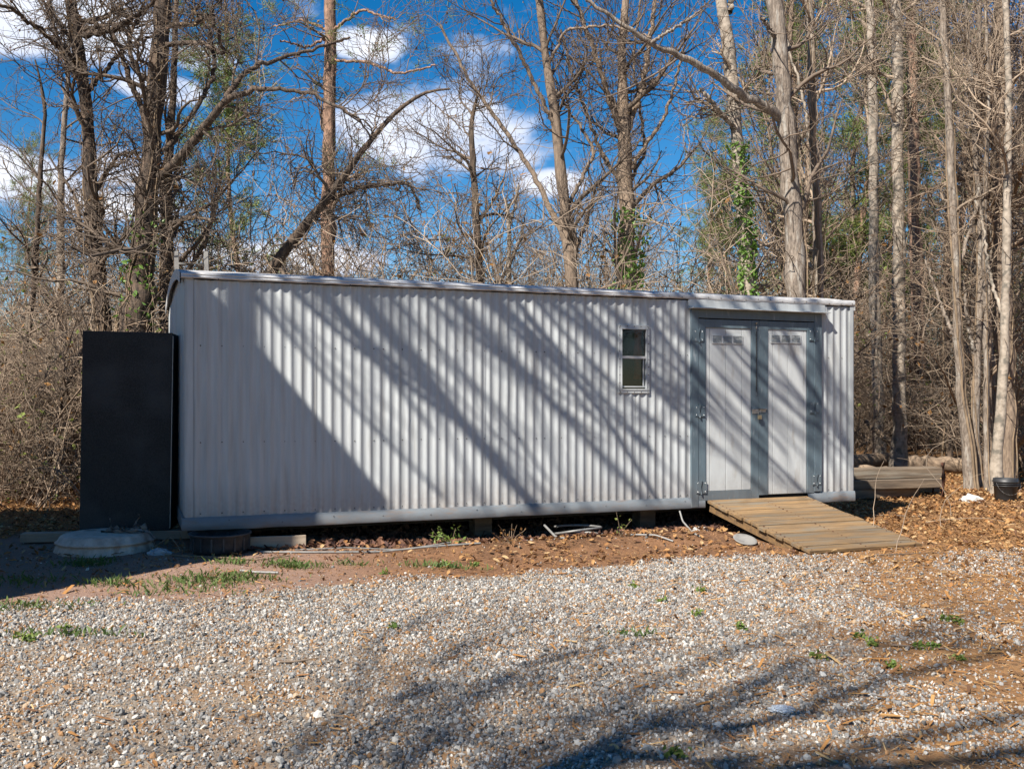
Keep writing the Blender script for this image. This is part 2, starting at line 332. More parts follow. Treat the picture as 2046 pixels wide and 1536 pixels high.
# ------------------------------------------------------------------ small mesh builder
class MB:
    def __init__(s): s.v = []; s.f = []
    def box(s, x0, x1, y0, y1, z0, z1, mat=None):
        b = len(s.v)
        p = [(x, y, z) for z in (z0, z1) for y in (y0, y1) for x in (x0, x1)]
        if mat: p = [tuple(mat @ Vector(q)) for q in p]
        s.v += p
        s.f += [tuple(b+k for k in q) for q in ((0, 2, 3, 1), (4, 5, 7, 6), (0, 1, 5, 4), (2, 6, 7, 3), (0, 4, 6, 2), (1, 3, 7, 5))]
        return s
    def tube(s, pts, r, sides=8, cap=True):
        pts = [Vector(p) for p in pts]; rr = r if hasattr(r, '__len__') else [r]*len(pts)
        b = len(s.v); ref = None
        for k, p in enumerate(pts):
            t = (pts[min(k+1, len(pts)-1)]-pts[max(k-1, 0)]).normalized()
            if ref is None: ref = Vector((0, 0, 1)) if abs(t.z) < .8 else Vector((1, 0, 0))
            u = t.cross(ref).normalized(); v = t.cross(u).normalized(); ref = -v.cross(t).cross(t)*0+v
            ref = u.cross(t) if False else ref
            for a in range(sides):
                an = 2*math.pi*a/sides; s.v.append(tuple(p+(u*math.cos(an)+v*math.sin(an))*rr[k]))
            ref = t.cross(u) if abs(t.cross(u).dot(t)) < .9 else ref
        for k in range(len(pts)-1):
            for a in range(sides):
                q = b+k*sides; s.f.append((q+a, q+(a+1) % sides, q+sides+(a+1) % sides, q+sides+a))
        if cap:
            s.f.append(tuple(b+a for a in range(sides))[::-1]); q = b+(len(pts)-1)*sides; s.f.append(tuple(q+a for a in range(sides)))
        return s
    def lathe(s, prof, sides=32, c=(0, 0, 0), wob=None, sx=1, sy=1):
        b = len(s.v)
        for k, (r, z) in enumerate(prof):
            for a in range(sides):
                an = 2*math.pi*a/sides; q = r*(1+(wob(an, k) if wob else 0))
                s.v.append((c[0]+q*math.cos(an)*sx, c[1]+q*math.sin(an)*sy, c[2]+z))
        for k in range(len(prof)-1):
            for a in range(sides):
                q = b+k*sides; s.f.append((q+a, q+(a+1) % sides, q+sides+(a+1) % sides, q+sides+a))
        return s
    def build(s, name, mat, parent=None, smooth=False, bevel=0, loc=None, rot=None, kind=None):
        me = bpy.data.meshes.new(name); me.from_pydata(s.v, [], s.f); me.update()
        me.materials.append(M[mat])
        if smooth: me.polygons.foreach_set('use_smooth', [True]*len(me.polygons))
        o = bpy.data.objects.new(name, me); COL.objects.link(o)
        if parent: o.parent = parent
        if loc: o.location = loc
        if rot: o.rotation_euler = rot
        if bevel:
            md = o.modifiers.new('edge', 'BEVEL'); md.width = bevel; md.segments = 2; md.limit_method = 'ANGLE'
        if kind: o['kind'] = kind
        return o

# ------------------------------------------------------------------ the metal shed (local x along the front, y into the shed)
shed = thing('storage_shed', 'long grey corrugated metal storage shed with double doors and arched roof', 'shed', (CX, CY, 0), CA)
def fs(px):                                     # photo column -> distance along the front wall
    k = (px-1023)/FPX; return (k*CY-CX)/(CT[0]-CT[1]*k)
def fz(px, py): return CAMH-(py-HZ)*(CY+CT[1]*fs(px))/FPX
PITCH, AMP = .885/9, .0076
rs = np.random.RandomState(4)
dents = [(rs.uniform(.3, 7.6), rs.uniform(.4, 2.5), rs.uniform(.02, .075), rs.uniform(-.012, .012)) for _ in range(80)]
def wave(x):
    c = np.cos(2*np.pi*x/PITCH)
    return -AMP*(c+.18*np.cos(4*np.pi*x/PITCH))
def corrugated(name, x0, x1, z0, z1, holes=(), along='x', const=0, lift=0, rows=18, dent=True):
    xs = np.unique(np.concatenate([np.arange(x0, x1, PITCH/10), [x1]+[h for H in holes for h in H[:2] if x0 < h < x1]]))
    zs = np.unique(np.concatenate([np.linspace(z0, z1, rows)]+[np.array(H[2:]) for H in holes]))
    X, Z = np.meshgrid(xs, zs); Y = wave(X)-lift
    if dent:
        for (a, b, r_, d_) in dents: Y = Y+d_*np.exp(-((X-a)**2+((Z-b)*1.4)**2)/r_**2)
        Y = Y+.0015*np.sin(X*2.1+Z*1.7)
    P = np.stack([X, Y, Z], -1).reshape(-1, 3)
    if along == 'y': P = np.stack([Y.ravel()+const, X.ravel(), Z.ravel()], -1)
    elif const: P[:, 1] = const-P[:, 1]
    nx_, nz_ = len(xs), len(zs); fl = []
    for r_ in range(nz_-1):
        for c_ in range(nx_-1):
            mx_, mz_ = (xs[c_]+xs[c_+1])/2, (zs[r_]+zs[r_+1])/2
            if any(H[0] < mx_ < H[1] and H[2] < mz_ < H[3] for H in holes): continue
            q = r_*nx_+c_; fl.append((q, q+1, q+1+nx_, q+nx_))
    return mesh_np(name, P, np.array(fl), 'grey_paint', shed)
WX0, WX1 = fs(1240), fs(1291); WZ0, WZ1 = fz(1265, 779), fz(1265, 656)
DX0, DX1 = fs(1379), fs(1639); DZ1 = fz(1500, 622)
seams = [0.02, .339, 1.224, 2.109, 2.994, 3.879, 4.764]
hole = [(WX0, WX1, WZ0, WZ1)]
edges = seams+[DX0+.01]
for k in range(len(edges)-1):
    corrugated('wall_panel', edges[k], edges[k+1]+(.012 if k < len(edges)-2 else 0), ZB+.12, ZT-.05, holes=hole if edges[k+1] > 4.5 and edges[k] < 5 else (), lift=.0045*(k % 2))
corrugated('wall_panel', DX1-.01, SL-.02, ZB+.12, ZT-.05)
corrugated('wall_panel', DX0+.01, DX1-.01, DZ1-.01, ZT-.05, rows=4)
for y0, y1 in ((.03, .92), (.9, 1.8), (1.78, 2.7), (2.68, SD-.02)):
    e_ = corrugated('end_panel', y0, y1, ZB+.1, ZT-.03, along='y', const=.0, dent=False, rows=6, lift=.002*(y0 > .9))
    corrugated('end_panel', y0, y1, ZB+.1, ZT-.03, along='y', const=SL, dent=False, rows=4)
for x0 in np.arange(0.02, SL-.1, 1.94):
    corrugated('back_panel', x0, min(x0+1.94, SL-.02), ZB+.1, ZT-.03, const=SD, dent=False, rows=4)
# corner posts
for (x, y) in ((.0, .0), (SL, 0.), (0., SD), (SL, SD)):
    b = MB(); sx = 1 if x == 0 else -1; sy = 1 if y == 0 else -1
    arc = [(x+sx*.075, y-sy*.011), (x+sx*.03, y-sy*.0125), (x+sx*.008, y-sy*.010), (x-sx*.008, y+sy*.006), (x-sx*.0125, y+sy*.03), (x-sx*.0115, y+sy*.09)]
    if x > 1: arc = [(x-.05, y-sy*.011), (x-.004, y-sy*.011), (x+.010, y-sy*.009), (x+.011, y+sy*.07)]
    nb = len(arc)
    for z in (ZB+.06, ZT-.02):
        for p in arc: b.v.append((p[0], p[1], z))
    for k in range(nb-1): b.f.append((k, k+1, nb+k+1, nb+k))
    b.build('corner_trim', 'grey_paint', shed, smooth=True)
# floor, ceiling line, roof
MB().box(.03, SL-.03, .03, SD-.03, ZB+.03, ZB+.12).build('floor', 'interior', shed)
def arch(y): u = y/SD*2-1; return .17*(1-abs(u)**2.4)
b = MB(); ys = np.linspace(-.02, SD+.02, 21)
for xx in (-.035, SL+.02):
    for zz in (.0, .02):
        for y in ys: b.v.append((xx, y, ZT-.012+arch(min(max(y, 0), SD))+zz))
n_ = len(ys)
for k in range(n_-1):
    b.f += [(k, k+1, 2*n_+k+1, 2*n_+k), (n_+k, 3*n_+k, 3*n_+k+1, n_+k+1), (k, n_+k, n_+k+1, k+1), (2*n_+k, 2*n_+k+1, 3*n_+k+1, 3*n_+k)]
b.f += [(0, 2*n_, 3*n_, n_), (n_-1, 2*n_-1, 4*n_-1, 3*n_-1)]
b.build('roof', 'silver_metal', shed, smooth=False)
for xx in (-.047, SL+.011):                      # trim that follows the arch at each end, with the gable infill
    b = MB()
    for k, y in enumerate(ys):
        z = ZT-.016+arch(min(max(y, 0), SD)); b.v += [(xx, y, z-.075), (xx, y, z+.03), (xx+.011, y, z+.03), (xx+.011, y, z-.075)]
    for k in range(n_-1):
        for a_ in range(4): b.f.append((4*k+a_, 4*k+(a_+1) % 4, 4*k+4+(a_+1) % 4, 4*k+4+a_))
    b.build('roof_end_trim', 'silver_metal', shed)
    b = MB(); xi = .004 if xx < 1 else SL-.004
    for y in ys: yy = min(max(y, .02), SD-.02); b.v += [(xi, yy, ZT-.06), (xi, yy, ZT-.02+arch(yy))]
    for k in range(n_-1): b.f.append((2*k, 2*k+2, 2*k+3, 2*k+1))
    b.build('gable_infill', 'grey_paint', shed)
def swept(name, prof, xs, mat, jit=.0, seed=1, jz=0):
    r_ = np.random.RandomState(seed); b = MB(); m_ = len(prof)
    sm = np.convolve(r_.randn(len(xs)+8), np.ones(3)/3, 'same')[4:-4]; sm2 = np.convolve(r_.randn(len(xs)+8), np.ones(3)/3, 'same')[4:-4]
    for k, x in enumerate(xs):
        for j, (y, z) in enumerate(prof): b.v.append((x, y+sm[k]*jit*(j/m_)+r_.randn()*jit*.25, z+sm2[k]*(jz or jit)*(.4 if j < m_-2 else 1)))
    for k in range(len(xs)-1):
        for j in range(m_-1): q = k*m_+j; b.f.append((q, q+1, q+m_+1, q+m_))
    return b.build(name, mat, shed, smooth=True)
prof = [(.03, ZT+.022), (-.012, ZT+.021), (-.036, ZT+.014), (-.045, ZT+.003), (-.045, ZT-.010), (-.040, ZT-.013), (-.049, ZT-.018), (-.050, ZT-.038), (-.038, ZT-.042), (-.02, ZT-.042)]
swept('roof_edge_trim', prof, np.arange(-.04, fs(1325), .045), 'silver_metal', jit=.0035, seed=3)
prof = [(.03, ZT+.03), (-.012, ZT+.03), (-.022, ZT+.022), (-.024, ZT-.012), (-.023, ZT-.032), (-.019, ZT-.036)]
swept('roof_flashing', prof, np.arange(fs(1316), SL+.02, .04), 'silver_metal', jit=.003, seed=6, jz=.004)
# skirt
prof = [(-.012, ZB+.125), (-.017, ZB+.122), (-.018, ZB+.108), (-.024, ZB+.104), (-.026, ZB+.006), (-.022, ZB), (.05, ZB-.002)]
swept('skirt', prof, np.arange(-.03, fs(1408), .06), 'skirt_paint', jit=.0022, seed=8)
swept('skirt', [(y, z+(.0 if z > ZB+.1 else .0)) for y, z in prof], np.arange(fs(1612), SL+.03, .05), 'skirt_paint', jit=.003, seed=9)
b = MB()
for y in np.arange(-.02, SD+.02, .2):
    for (x, z) in ((-.012, ZB+.14), (-.026, ZB+.12), (-.028, ZB+.01), (.04, ZB)): b.v.append((x, y, z))
for k in range(len(b.v)//4-1):
    for j in range(3): q = 4*k+j; b.f.append((q, q+4, q+5, q+1))
b.build('end_skirt', 'skirt_paint', shed, smooth=False)
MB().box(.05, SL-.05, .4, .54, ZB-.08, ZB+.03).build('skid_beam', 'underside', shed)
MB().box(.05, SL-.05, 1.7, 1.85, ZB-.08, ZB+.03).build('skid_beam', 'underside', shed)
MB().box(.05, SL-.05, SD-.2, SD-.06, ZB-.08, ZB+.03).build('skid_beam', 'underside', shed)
# screws
b = MB()
def screw(b, x, y, z, r=.007):
    q = len(b.v); b.v.append((x, y-r*.9, z))
    for a in range(6): b.v.append((x+r*math.cos(a*math.pi/3), y, z+r*math.sin(a*math.pi/3)))
    for a in range(6): b.f.append((q, q+1+a, q+1+(a+1) % 6))
for zr, off in ((2.02, 0), (1.10, .02), (ZB+.155, .01)):
    x = .14
    k = 0
    while x < SL-.06:
        if not (DX0-.02 < x < DX1+.02) and not (WX0-.03 < x < WX1+.03 and WZ0-.05 < zr < WZ1+.05):
            screw(b, x, float(wave(np.array(x)))-.004, zr+off*.2*math.sin(x*3))
        k += 1; x += PITCH*(2 if k % 5 else 1)
for x in np.arange(fs(1335), SL, .17): screw(b, x, -.027, ZT-.012+.008*math.sin(x*9))
for x in np.arange(.3, fs(1320), .42): screw(b, x, -.052, ZT-.042, .006)
for x in np.arange(.4, SL, .5): screw(b, x, -.027, ZB+.07+.02*math.sin(x*5), .006)
b.build('screws', 'dark_steel', shed, kind='stuff')
# window
MB().box(.06, SL-.06, SD-.12, SD-.06, ZB+.13, ZT-.08).build('dark_backing', 'underside', shed)  # dark sheets added inside the shed so the window panes look dark
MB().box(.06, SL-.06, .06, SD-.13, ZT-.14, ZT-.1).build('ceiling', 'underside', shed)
MB().box(SL-.12, SL-.07, .06, SD-.13, ZB+.13, ZT-.15).build('dark_backing', 'underside', shed)
win = MB()
fx0, fx1, fz0, fz1 = WX0-.032, WX1+.032, WZ0-.035, WZ1+.035
for (x0, x1, z0, z1) in ((fx0, fx1, WZ1, fz1), (fx0, fx1, fz0, WZ0), (fx0, WX0, WZ0, WZ1), (WX1, fx1, WZ0, WZ1)):
    win.box(x0, x1, -.019, .0, z0, z1)
for (x0, x1, z0, z1) in ((WX0-.006, WX1+.006, WZ1-.012, WZ1+.003), (WX0-.006, WX1+.006, WZ0-.003, WZ0+.012), (WX0-.003, WX0+.01, WZ0+.013, WZ1-.013), (WX1-.01, WX1+.003, WZ0+.013, WZ1-.013)):
    win.box(x0, x1, -.026, .035, z0, z1)
wo = win.build('window', 'grey_paint', shed, bevel=.002)
zm = (WZ0+WZ1)/2+.02
MB().box(WX0+.011, WX1-.011, -.021, .012, zm-.014, zm+.014).build('meeting_rail', 'silver_metal', wo)
s_ = MB()
s_.box(WX0+.012, WX1-.012, -.004, .008, WZ0+.03, WZ0+.044); s_.box(WX1-.04, WX1-.028, -.004, .008, WZ0+.045, zm-.015)
s_.build('sash', 'grey_paint', wo)
MB().box(WX0+.010, WX1-.010, .002, .005, zm+.014, WZ1-.012).build('pane', 'pane_glass', wo)
MB().box(WX0+.010, WX1-.010, .014, .017, WZ0+.012, zm+.008).build('pane', 'pane_glass', wo)
b = MB()
for z in np.linspace(fz0+.03, fz1-.03, 9):
    for x in (fx0+.012, fx1-.012): screw(b, x, -.0195, z, .007)
for x in np.linspace(fx0+.02, fx1-.02, 5):
    for z in (fz0+.014, fz1-.014): screw(b, x, -.0195, z, .007)
b.build('window_screws', 'dark_steel', wo, kind='stuff')
# door surround
def px_box(x0, x1, y0, y1, d0, d1, b=None, xm=None):
    xm = (x0+x1)/2; return (b or MB()).box(fs(x0), fs(x1), d0, d1, fz(xm, y1), fz(xm, y0))
zs_ = ZB+.128
b = MB(); b.box(fs(1379), fs(1393), -.03, .06, ZB+.01, DZ1-.0); b.build('door_jamb', 'blue_paint', shed, bevel=.003)
b = MB(); b.box(fs(1624.5), fs(1639), -.03, .06, ZB+.135, DZ1-.0); b.build('door_jamb', 'blue_paint', shed, bevel=.003)
b = MB(); b.box(fs(1393)+.001, fs(1624.5)-.001, -.028, .06, fz(1508, 639), DZ1); b.build('door_header', 'blue_paint', shed, bevel=.003)
b = MB(); b.box(fs(1374), fs(1648), -.115, -.012, DZ1+.002, DZ1+.013); b.box(fs(1374), fs(1648), -.0119, -.008, DZ1+.014, ZT-.03)
b.build('door_hood', 'grey_paint', shed, bevel=.003)
b = MB(); b.box(fs(1376), fs(1646), -.018, -.0125, DZ1+.022, ZT-.028); b.build('header_flashing', 'grey_paint', shed)
ZD = ZB+.10
def door(x0, x1, st0, st1, zb, name_lab, rail):
    D = MB(); zt = fz(1508, 641)
    D.box(fs(x0)+.002, fs(x1)-.002, -.004, .03, zb, zt)
    d = D.build('door', 'door_paint', shed); d['label'] = name_lab
    for (a, c) in ((x0, st0), (st1, x1)):
        MB().box(fs(a)+.002, fs(c), -.024, -.0045, zb, zt).build('stile', 'blue_paint', d, bevel=.002)
    MB().box(fs(st0)+.001, fs(st1)-.001, -.023, -.0045, fz(1508, 657.5), zt-.001).build('rail', 'blue_paint', d, bevel=.002)
    if rail: MB().box(fs(st0)+.001, fs(st1)-.001, -.023, -.0045, zb, zb+.105).build('rail', 'blue_paint', d, bevel=.002)
    return d, zt
dl, zt = door(1393, 1514, 1408, 1499.5, ZD-.02, 'left door leaf with blue-grey bottom rail', True)
dr, zt = door(1514.6, 1624.3, 1532, 1610.5, ZD+.02, 'right door leaf with scuffed bare bottom edge', False)
def boards(d, e, z0, z1):
    for k in range(len(e)-1): MB().box(fs(e[k])+.003, fs(e[k+1])-.003, -.0135, -.0045, z0, z1).build('panel_board', 'door_paint', d, bevel=.0022)
boards(dl, [1408.6, 1417, 1449, 1481, 1499], ZD+.09, fz(1454, 658)); boards(dr, [1532.6, 1543, 1573.5, 1604, 1610], ZD+.025, fz(1570, 658))
def vent(d, x0, x1, y0, y1):
    b = MB(); X0, X1 = fs(x0), fs(x1); xm = (x0+x1)/2; Z0, Z1 = fz(xm, y1), fz(xm, y0)
    b.box(X0, X1, -.0145, -.0138, Z0, Z1)
    v = b.build('vent', 'blue_paint', d)
    wd = (X1-X0); cw = wd/3
    f = MB()
    f.box(X0, X1, -.023, -.015, Z1-.01, Z1); f.box(X0, X1, -.023, -.015, Z0, Z0+.01)
    for k in range(4):
        xx = X0+cw*k; f.box(max(X0, xx-.009), min(X1, xx+.009), -.0225, -.015, Z0+.0105, Z1-.0105)
    f.build('vent_frame', 'door_paint', v)
    for k in range(3):
        for j in range(5):
            z = Z0+.014+(Z1-Z0-.028)*(j+.5)/5
            mt = Matrix.Translation((0, -.0185, z)) @ Matrix.Rotation(R(35), 4, 'X')
            MB().box(X0+cw*k+.0095, X0+cw*(k+1)-.0095, -.007, .007, -.0012, .0012, mt).build('louvre_slat', 'door_paint', v)
vent(dl, 1421, 1482, 670, 687); vent(dr, 1538, 1598, 669, 686)
def hinge(d, x0, x1, y0, y1, pin):
    xm = (x0+x1)/2; X0, X1, Z0, Z1 = fs(x0), fs(x1), fz(xm, y1), fz(xm, y0)
    b = MB(); b.box(X0, X1, -.036, -.0305, Z0, Z1); h = b.build('hinge', 'blue_paint', d, bevel=.001)
    xp = fs(pin); MB().tube([(xp, -.042, Z0-.012), (xp, -.042, Z1+.012)], .009, 8).build('hinge_pin', 'blue_paint', h, smooth=False)
    s2 = MB()
    for x in (X0+.02, X1-.02):
        for z in (Z0+.02, Z1-.02): screw(s2, x, -.0362, z, .005)
    s2.build('hinge_screws', 'steel', h, kind='stuff')
for a_ in ((1383, 1403, 659, 682, 1393.5), (1385.5, 1406, 810, 832, 1395), (1388, 1409, 961, 985, 1397.5)): hinge(dl, *a_)
for a_ in ((1613, 1632, 659, 681, 1623.5), (1614, 1633, 803, 825, 1624), (1620, 1637.5, 947, 968, 1628.5)): hinge(dr, *a_)
# hasp, padlock, chain
hx, hz = fs(1507), fz(1507, 821)
b = MB(); b.box(fs(1500), fs(1513), -.031, -.0245, hz-.03, hz+.025); b.box(fs(1514.8), fs(1527), -.031, -.0245, hz-.012, hz+.03)
b.tube([(fs(1500), -.04, hz+.02), (fs(1528), -.04, hz+.024)], .008, 8); b.tube([(fs(1512), -.03, hz), (fs(1512), -.055, hz), (fs(1513.5), -.055, hz-.01)], .006, 6)
hasp = b.build('hasp', 'steel', dl)
pl = MB().box(fs(1509), fs(1515.5), -.068, -.045, fz(1512, 837), fz(1512, 829)); po = pl.build('padlock', 'brass', dl, bevel=.003)
xa = fs(1510.3); xb = fs(1514.2); zz = fz(1512, 829)
MB().tube([(xa, -.056, zz-.005), (xa, -.056, zz+.03), ((xa+xb)/2, -.056, zz+.043), (xb, -.056, zz+.03), (xb, -.056, zz-.005)], .004, 6).build('shackle', 'steel', po, smooth=True)
cz0, cz1, cx = fz(1508, 645), fz(1508, 783), fs(1508)
k = 0; z = cz0-.10
lm = None
while z > cz1:
    a = 0 if k % 2 else math.pi/2
    pts = [(cx+math.cos(a)*.0065*math.cos(t), -.034+math.sin(a)*.0065*math.cos(t), z+.013*math.sin(t)) for t in np.linspace(0, 2*math.pi, 9)]
    MB().tube(pts, .0028, 5, cap=False).build('chain_link', 'dark_steel', dl, smooth=True); z -= .0185; k += 1
b = MB().tube([(cx, -.034, cz0), (cx, -.034, cz0-.05), (cx, -.034, cz0-.1)], [.014, .010, .004], 8); b.build('spring_bolt', 'steel', dl)
MB().tube([(cx, -.034, z+.01), (cx-.006, -.034, z-.01), (cx+.004, -.034, z-.025), (cx+.012, -.034, z-.012)], .004, 6).build('chain_hook', 'steel', dl, smooth=True)
# what can be seen inside through the window
b = MB()
for k, zt_ in enumerate(np.linspace(2.4, 1.74, 9)):
    for a in range(8):
        an = a/8*2*math.pi; b.v.append((WX1-.06+(.05+.012*math.sin(k*1.7))*math.cos(an), .085+.03*math.sin(an), zt_))
for k in range(8):
    for a in range(8): b.f.append((8*k+a, 8*k+(a+1) % 8, 8*k+8+(a+1) % 8, 8*k+8+a))
oc = b.build('hanging_cloth', 'orange_cloth', None, smooth=True); oc.location = (CX, CY, 0); oc.rotation_euler = (0, 0, CA)
tag(oc, 'orange cloth hanging inside the shed, seen through its window', 'cloth')

# ------------------------------------------------------------------ wooden ramp
r0, r1 = fs(1409)-.0, fs(1604)+.02
ramp = thing('ramp', 'weathered wooden plank ramp leading up to the double doors', 'ramp', to_world(r0, -.04, 0), CA)
RW, RL = r1-r0, 1.86
zt0 = ZB+.085
tilt = math.asin((zt0-.035)/RL)
NP = 13
rr = random.Random(5)
for k in range(NP):
    L0 = RL*k/NP; L1 = RL*(k+1)/NP-.007-rr.uniform(0, .005)
    b = MB(); j0, j1 = rr.uniform(-.012, .012), rr.uniform(-.015, .015)
    b.box(-.0+j0, RW+j1+.04*k/NP, -L1, -L0, -.034, 0)
    o = b.build('plank', 'ramp_wood', ramp, bevel=.004); o.location = (0, 0, zt0+rr.uniform(-.004, .004)); o.rotation_euler = (tilt+rr.uniform(-.004, .004)*0, 0, rr.uniform(-.003, .003))
nb_ = MB()
for k in range(NP):
    for x in (.05, RW*.5+.02, RW-.03):
        for f_ in (.25, .75): nb_.box(x-.005+rr.uniform(-.01, .01), x+.005, -RL*(k+f_)/NP-.005, -RL*(k+f_)/NP+.005, .001, .0055)
o = nb_.build('nail_heads', 'rust', ramp, kind='stuff'); o.location = (0, 0, zt0); o.rotation_euler = (tilt, 0, 0)
for x in (.03, RW*.5, RW-.04):
    b = MB().box(x, x+.04, -RL+.25, -.02, -.125, -.036)
    o = b.build('stringer', 'ramp_side', ramp); o.location = (0, 0, zt0); o.rotation_euler = (tilt, 0, 0)

# ------------------------------------------------------------------ vegetation helpers (numpy tubes)
def tubes(P, Rd, sides):
    """P (N,n,3), Rd (N,n) -> verts, quads"""
    Nn, n = P.shape[:2]
    T = np.empty_like(P); T[:, 1:-1] = P[:, 2:]-P[:, :-2]; T[:, 0] = P[:, 1]-P[:, 0]; T[:, -1] = P[:, -1]-P[:, -2]
    T /= np.linalg.norm(T, axis=-1, keepdims=True)+1e-9
    mean = P[:, -1]-P[:, 0]; ax = np.argmin(np.abs(mean), axis=1); ref = np.eye(3)[ax][:, None, :]
    U = np.cross(T, np.broadcast_to(ref, T.shape)); U /= np.linalg.norm(U, axis=-1, keepdims=True)+1e-9
    W = np.cross(T, U)
    an = np.arange(sides)*2*np.pi/sides
    V = P[:, :, None, :]+Rd[:, :, None, None]*(U[:, :, None, :]*np.cos(an)[:, None]+W[:, :, None, :]*np.sin(an)[:, None])
    idx = np.arange(Nn*n*sides).reshape(Nn, n, sides); nxt = np.roll(idx, -1, axis=2)
    Fq = np.stack([idx[:, :-1], nxt[:, :-1], nxt[:, 1:], idx[:, 1:]], -1).reshape(-1, 4)
    return V.reshape(-1, 3), Fq
def merge(parts):
    Vs, Fs, o = [], [], 0
    for v, f in parts:
        Vs.append(v); Fs.append(f+o); o += len(v)
    return np.concatenate(Vs), np.concatenate(Fs)
def unit(v): return v/(np.linalg.norm(v, axis=-1, keepdims=True)+1e-9)
def grow(rng, P, Rd, k, tr, ang, ln, n, rf=.6, rmin=.003, rend=.35, wig=.18, up=.05, zmax=None, rmax=1., face=None):
    """k children along the polylines P"""
    Nn, m = P.shape[:2]
    ll = np.linalg.norm(np.diff(P, axis=1), axis=-1).sum(1)
    pi = rng.choice(Nn, k, p=ll/ll.sum()); t = rng.uniform(tr[0], tr[1], k)
    f = t*(m-1); i0 = np.minimum(f.astype(int), m-2); fr = (f-i0)[:, None]
    pos = P[pi, i0]*(1-fr)+P[pi, i0+1]*fr; tan = unit(P[pi, i0+1]-P[pi, i0]); rad = Rd[pi, i0]*(1-fr[:, 0])+Rd[pi, i0+1]*fr[:, 0]
    if zmax is not None:
        ok = pos[:, 2] < zmax; pos, tan, rad, t = pos[ok], tan[ok], rad[ok], t[ok]; k = len(pos)
    rv = unit(rng.randn(k, 3)); side = unit(rv-(rv*tan).sum(-1, keepdims=True)*tan)
    a = np.radians(rng.uniform(ang[0], ang[1], k))[:, None]
    d = tan*np.cos(a)+side*np.sin(a)
    Ls = rng.uniform(ln[0], ln[1], k)*(1-.35*t)
    C = np.empty((k, n, 3)); C[:, 0] = pos
    for j in range(1, n):
        d = unit(d+rng.randn(k, 3)*wig+np.array([0, 0, up])); C[:, j] = C[:, j-1]+d*(Ls/(n-1))[:, None]
    r0_ = np.minimum(np.maximum(rad*rf, rmin*1.3), rmax)*rng.uniform(.7, 1, k)
    RR = np.maximum(r0_[:, None]*np.linspace(1, rend, n)[None], rmin*np.linspace(1, .7, n)[None])
    return C, RR
def leaves(rng, P, k, size, spread=.04, tr=(.3, 1.)):
    Nn, m = P.shape[:2]
    pi = rng.randint(0, Nn, k); f = rng.uniform(tr[0], tr[1], k)*(m-1); i0 = np.minimum(f.astype(int), m-2); fr = (f-i0)[:, None]
    c = P[pi, i0]*(1-fr)+P[pi, i0+1]*fr+rng.randn(k, 3)*spread
    return cards(rng, c, size)
def cards(rng, c, size, flat=0.):
    k = len(c); u = unit(rng.randn(k, 3)*np.array([1, 1, 1-flat])); v = unit(np.cross(u, unit(rng.randn(k, 3)*np.array([1-flat, 1-flat, 1])+np.array([0, 0, flat*2]))))
    s = (rng.uniform(size[0], size[1], k))[:, None]; w_ = s*rng.uniform(.4, .7, k)[:, None]; nn = np.cross(u, v)
    V = np.stack([c-u*s*.5, c+v*w_*.5+nn*s*.12, c+u*s*.5, c-v*w_*.5+nn*s*.12], 1).reshape(-1, 3)
    i = np.arange(k)*4
    return V, np.stack([i, i+1, i+2, i+3], -1)
def smooth_path(pts, n):
    pts = np.array(pts, float); d = np.concatenate([[0], np.cumsum(np.linalg.norm(np.diff(pts[:, :3], axis=0), axis=1))])
    t = np.linspace(0, d[-1], n)
    # Catmull-Rom-like: interpolate then blur
    o = np.stack([np.interp(t, d, pts[:, c]) for c in range(pts.shape[1])], -1)
    for _ in range(2): o[1:-1] = .25*o[:-2]+.5*o[1:-1]+.25*o[2:]
    return o
def at(px, py, Z): return ((px-1023)/FPX*Z, Z, CAMH-(py-HZ)*Z/FPX)

def needle_clumps(rng, C, D, k=26, ln=(.10, .2), wd=.006):
    """bursts of pine needles at points C pointing along D"""
    m = len(C); c = np.repeat(C, k, 0); d = unit(np.repeat(D, k, 0)*.7+rng.randn(m*k, 3)*.62)
    l_ = rng.uniform(ln[0], ln[1], m*k)[:, None]; c = c+d*rng.uniform(0, .05, m*k)[:, None]+rng.randn(m*k, 3)*.05
    s = unit(np.cross(d, rng.randn(m*k, 3)))*wd
    V = np.stack([c-s, c+s, c+d*l_], 1).reshape(-1, 3); i = np.arange(m*k)*3
    return V, np.stack([i, i+1, i+2], -1)

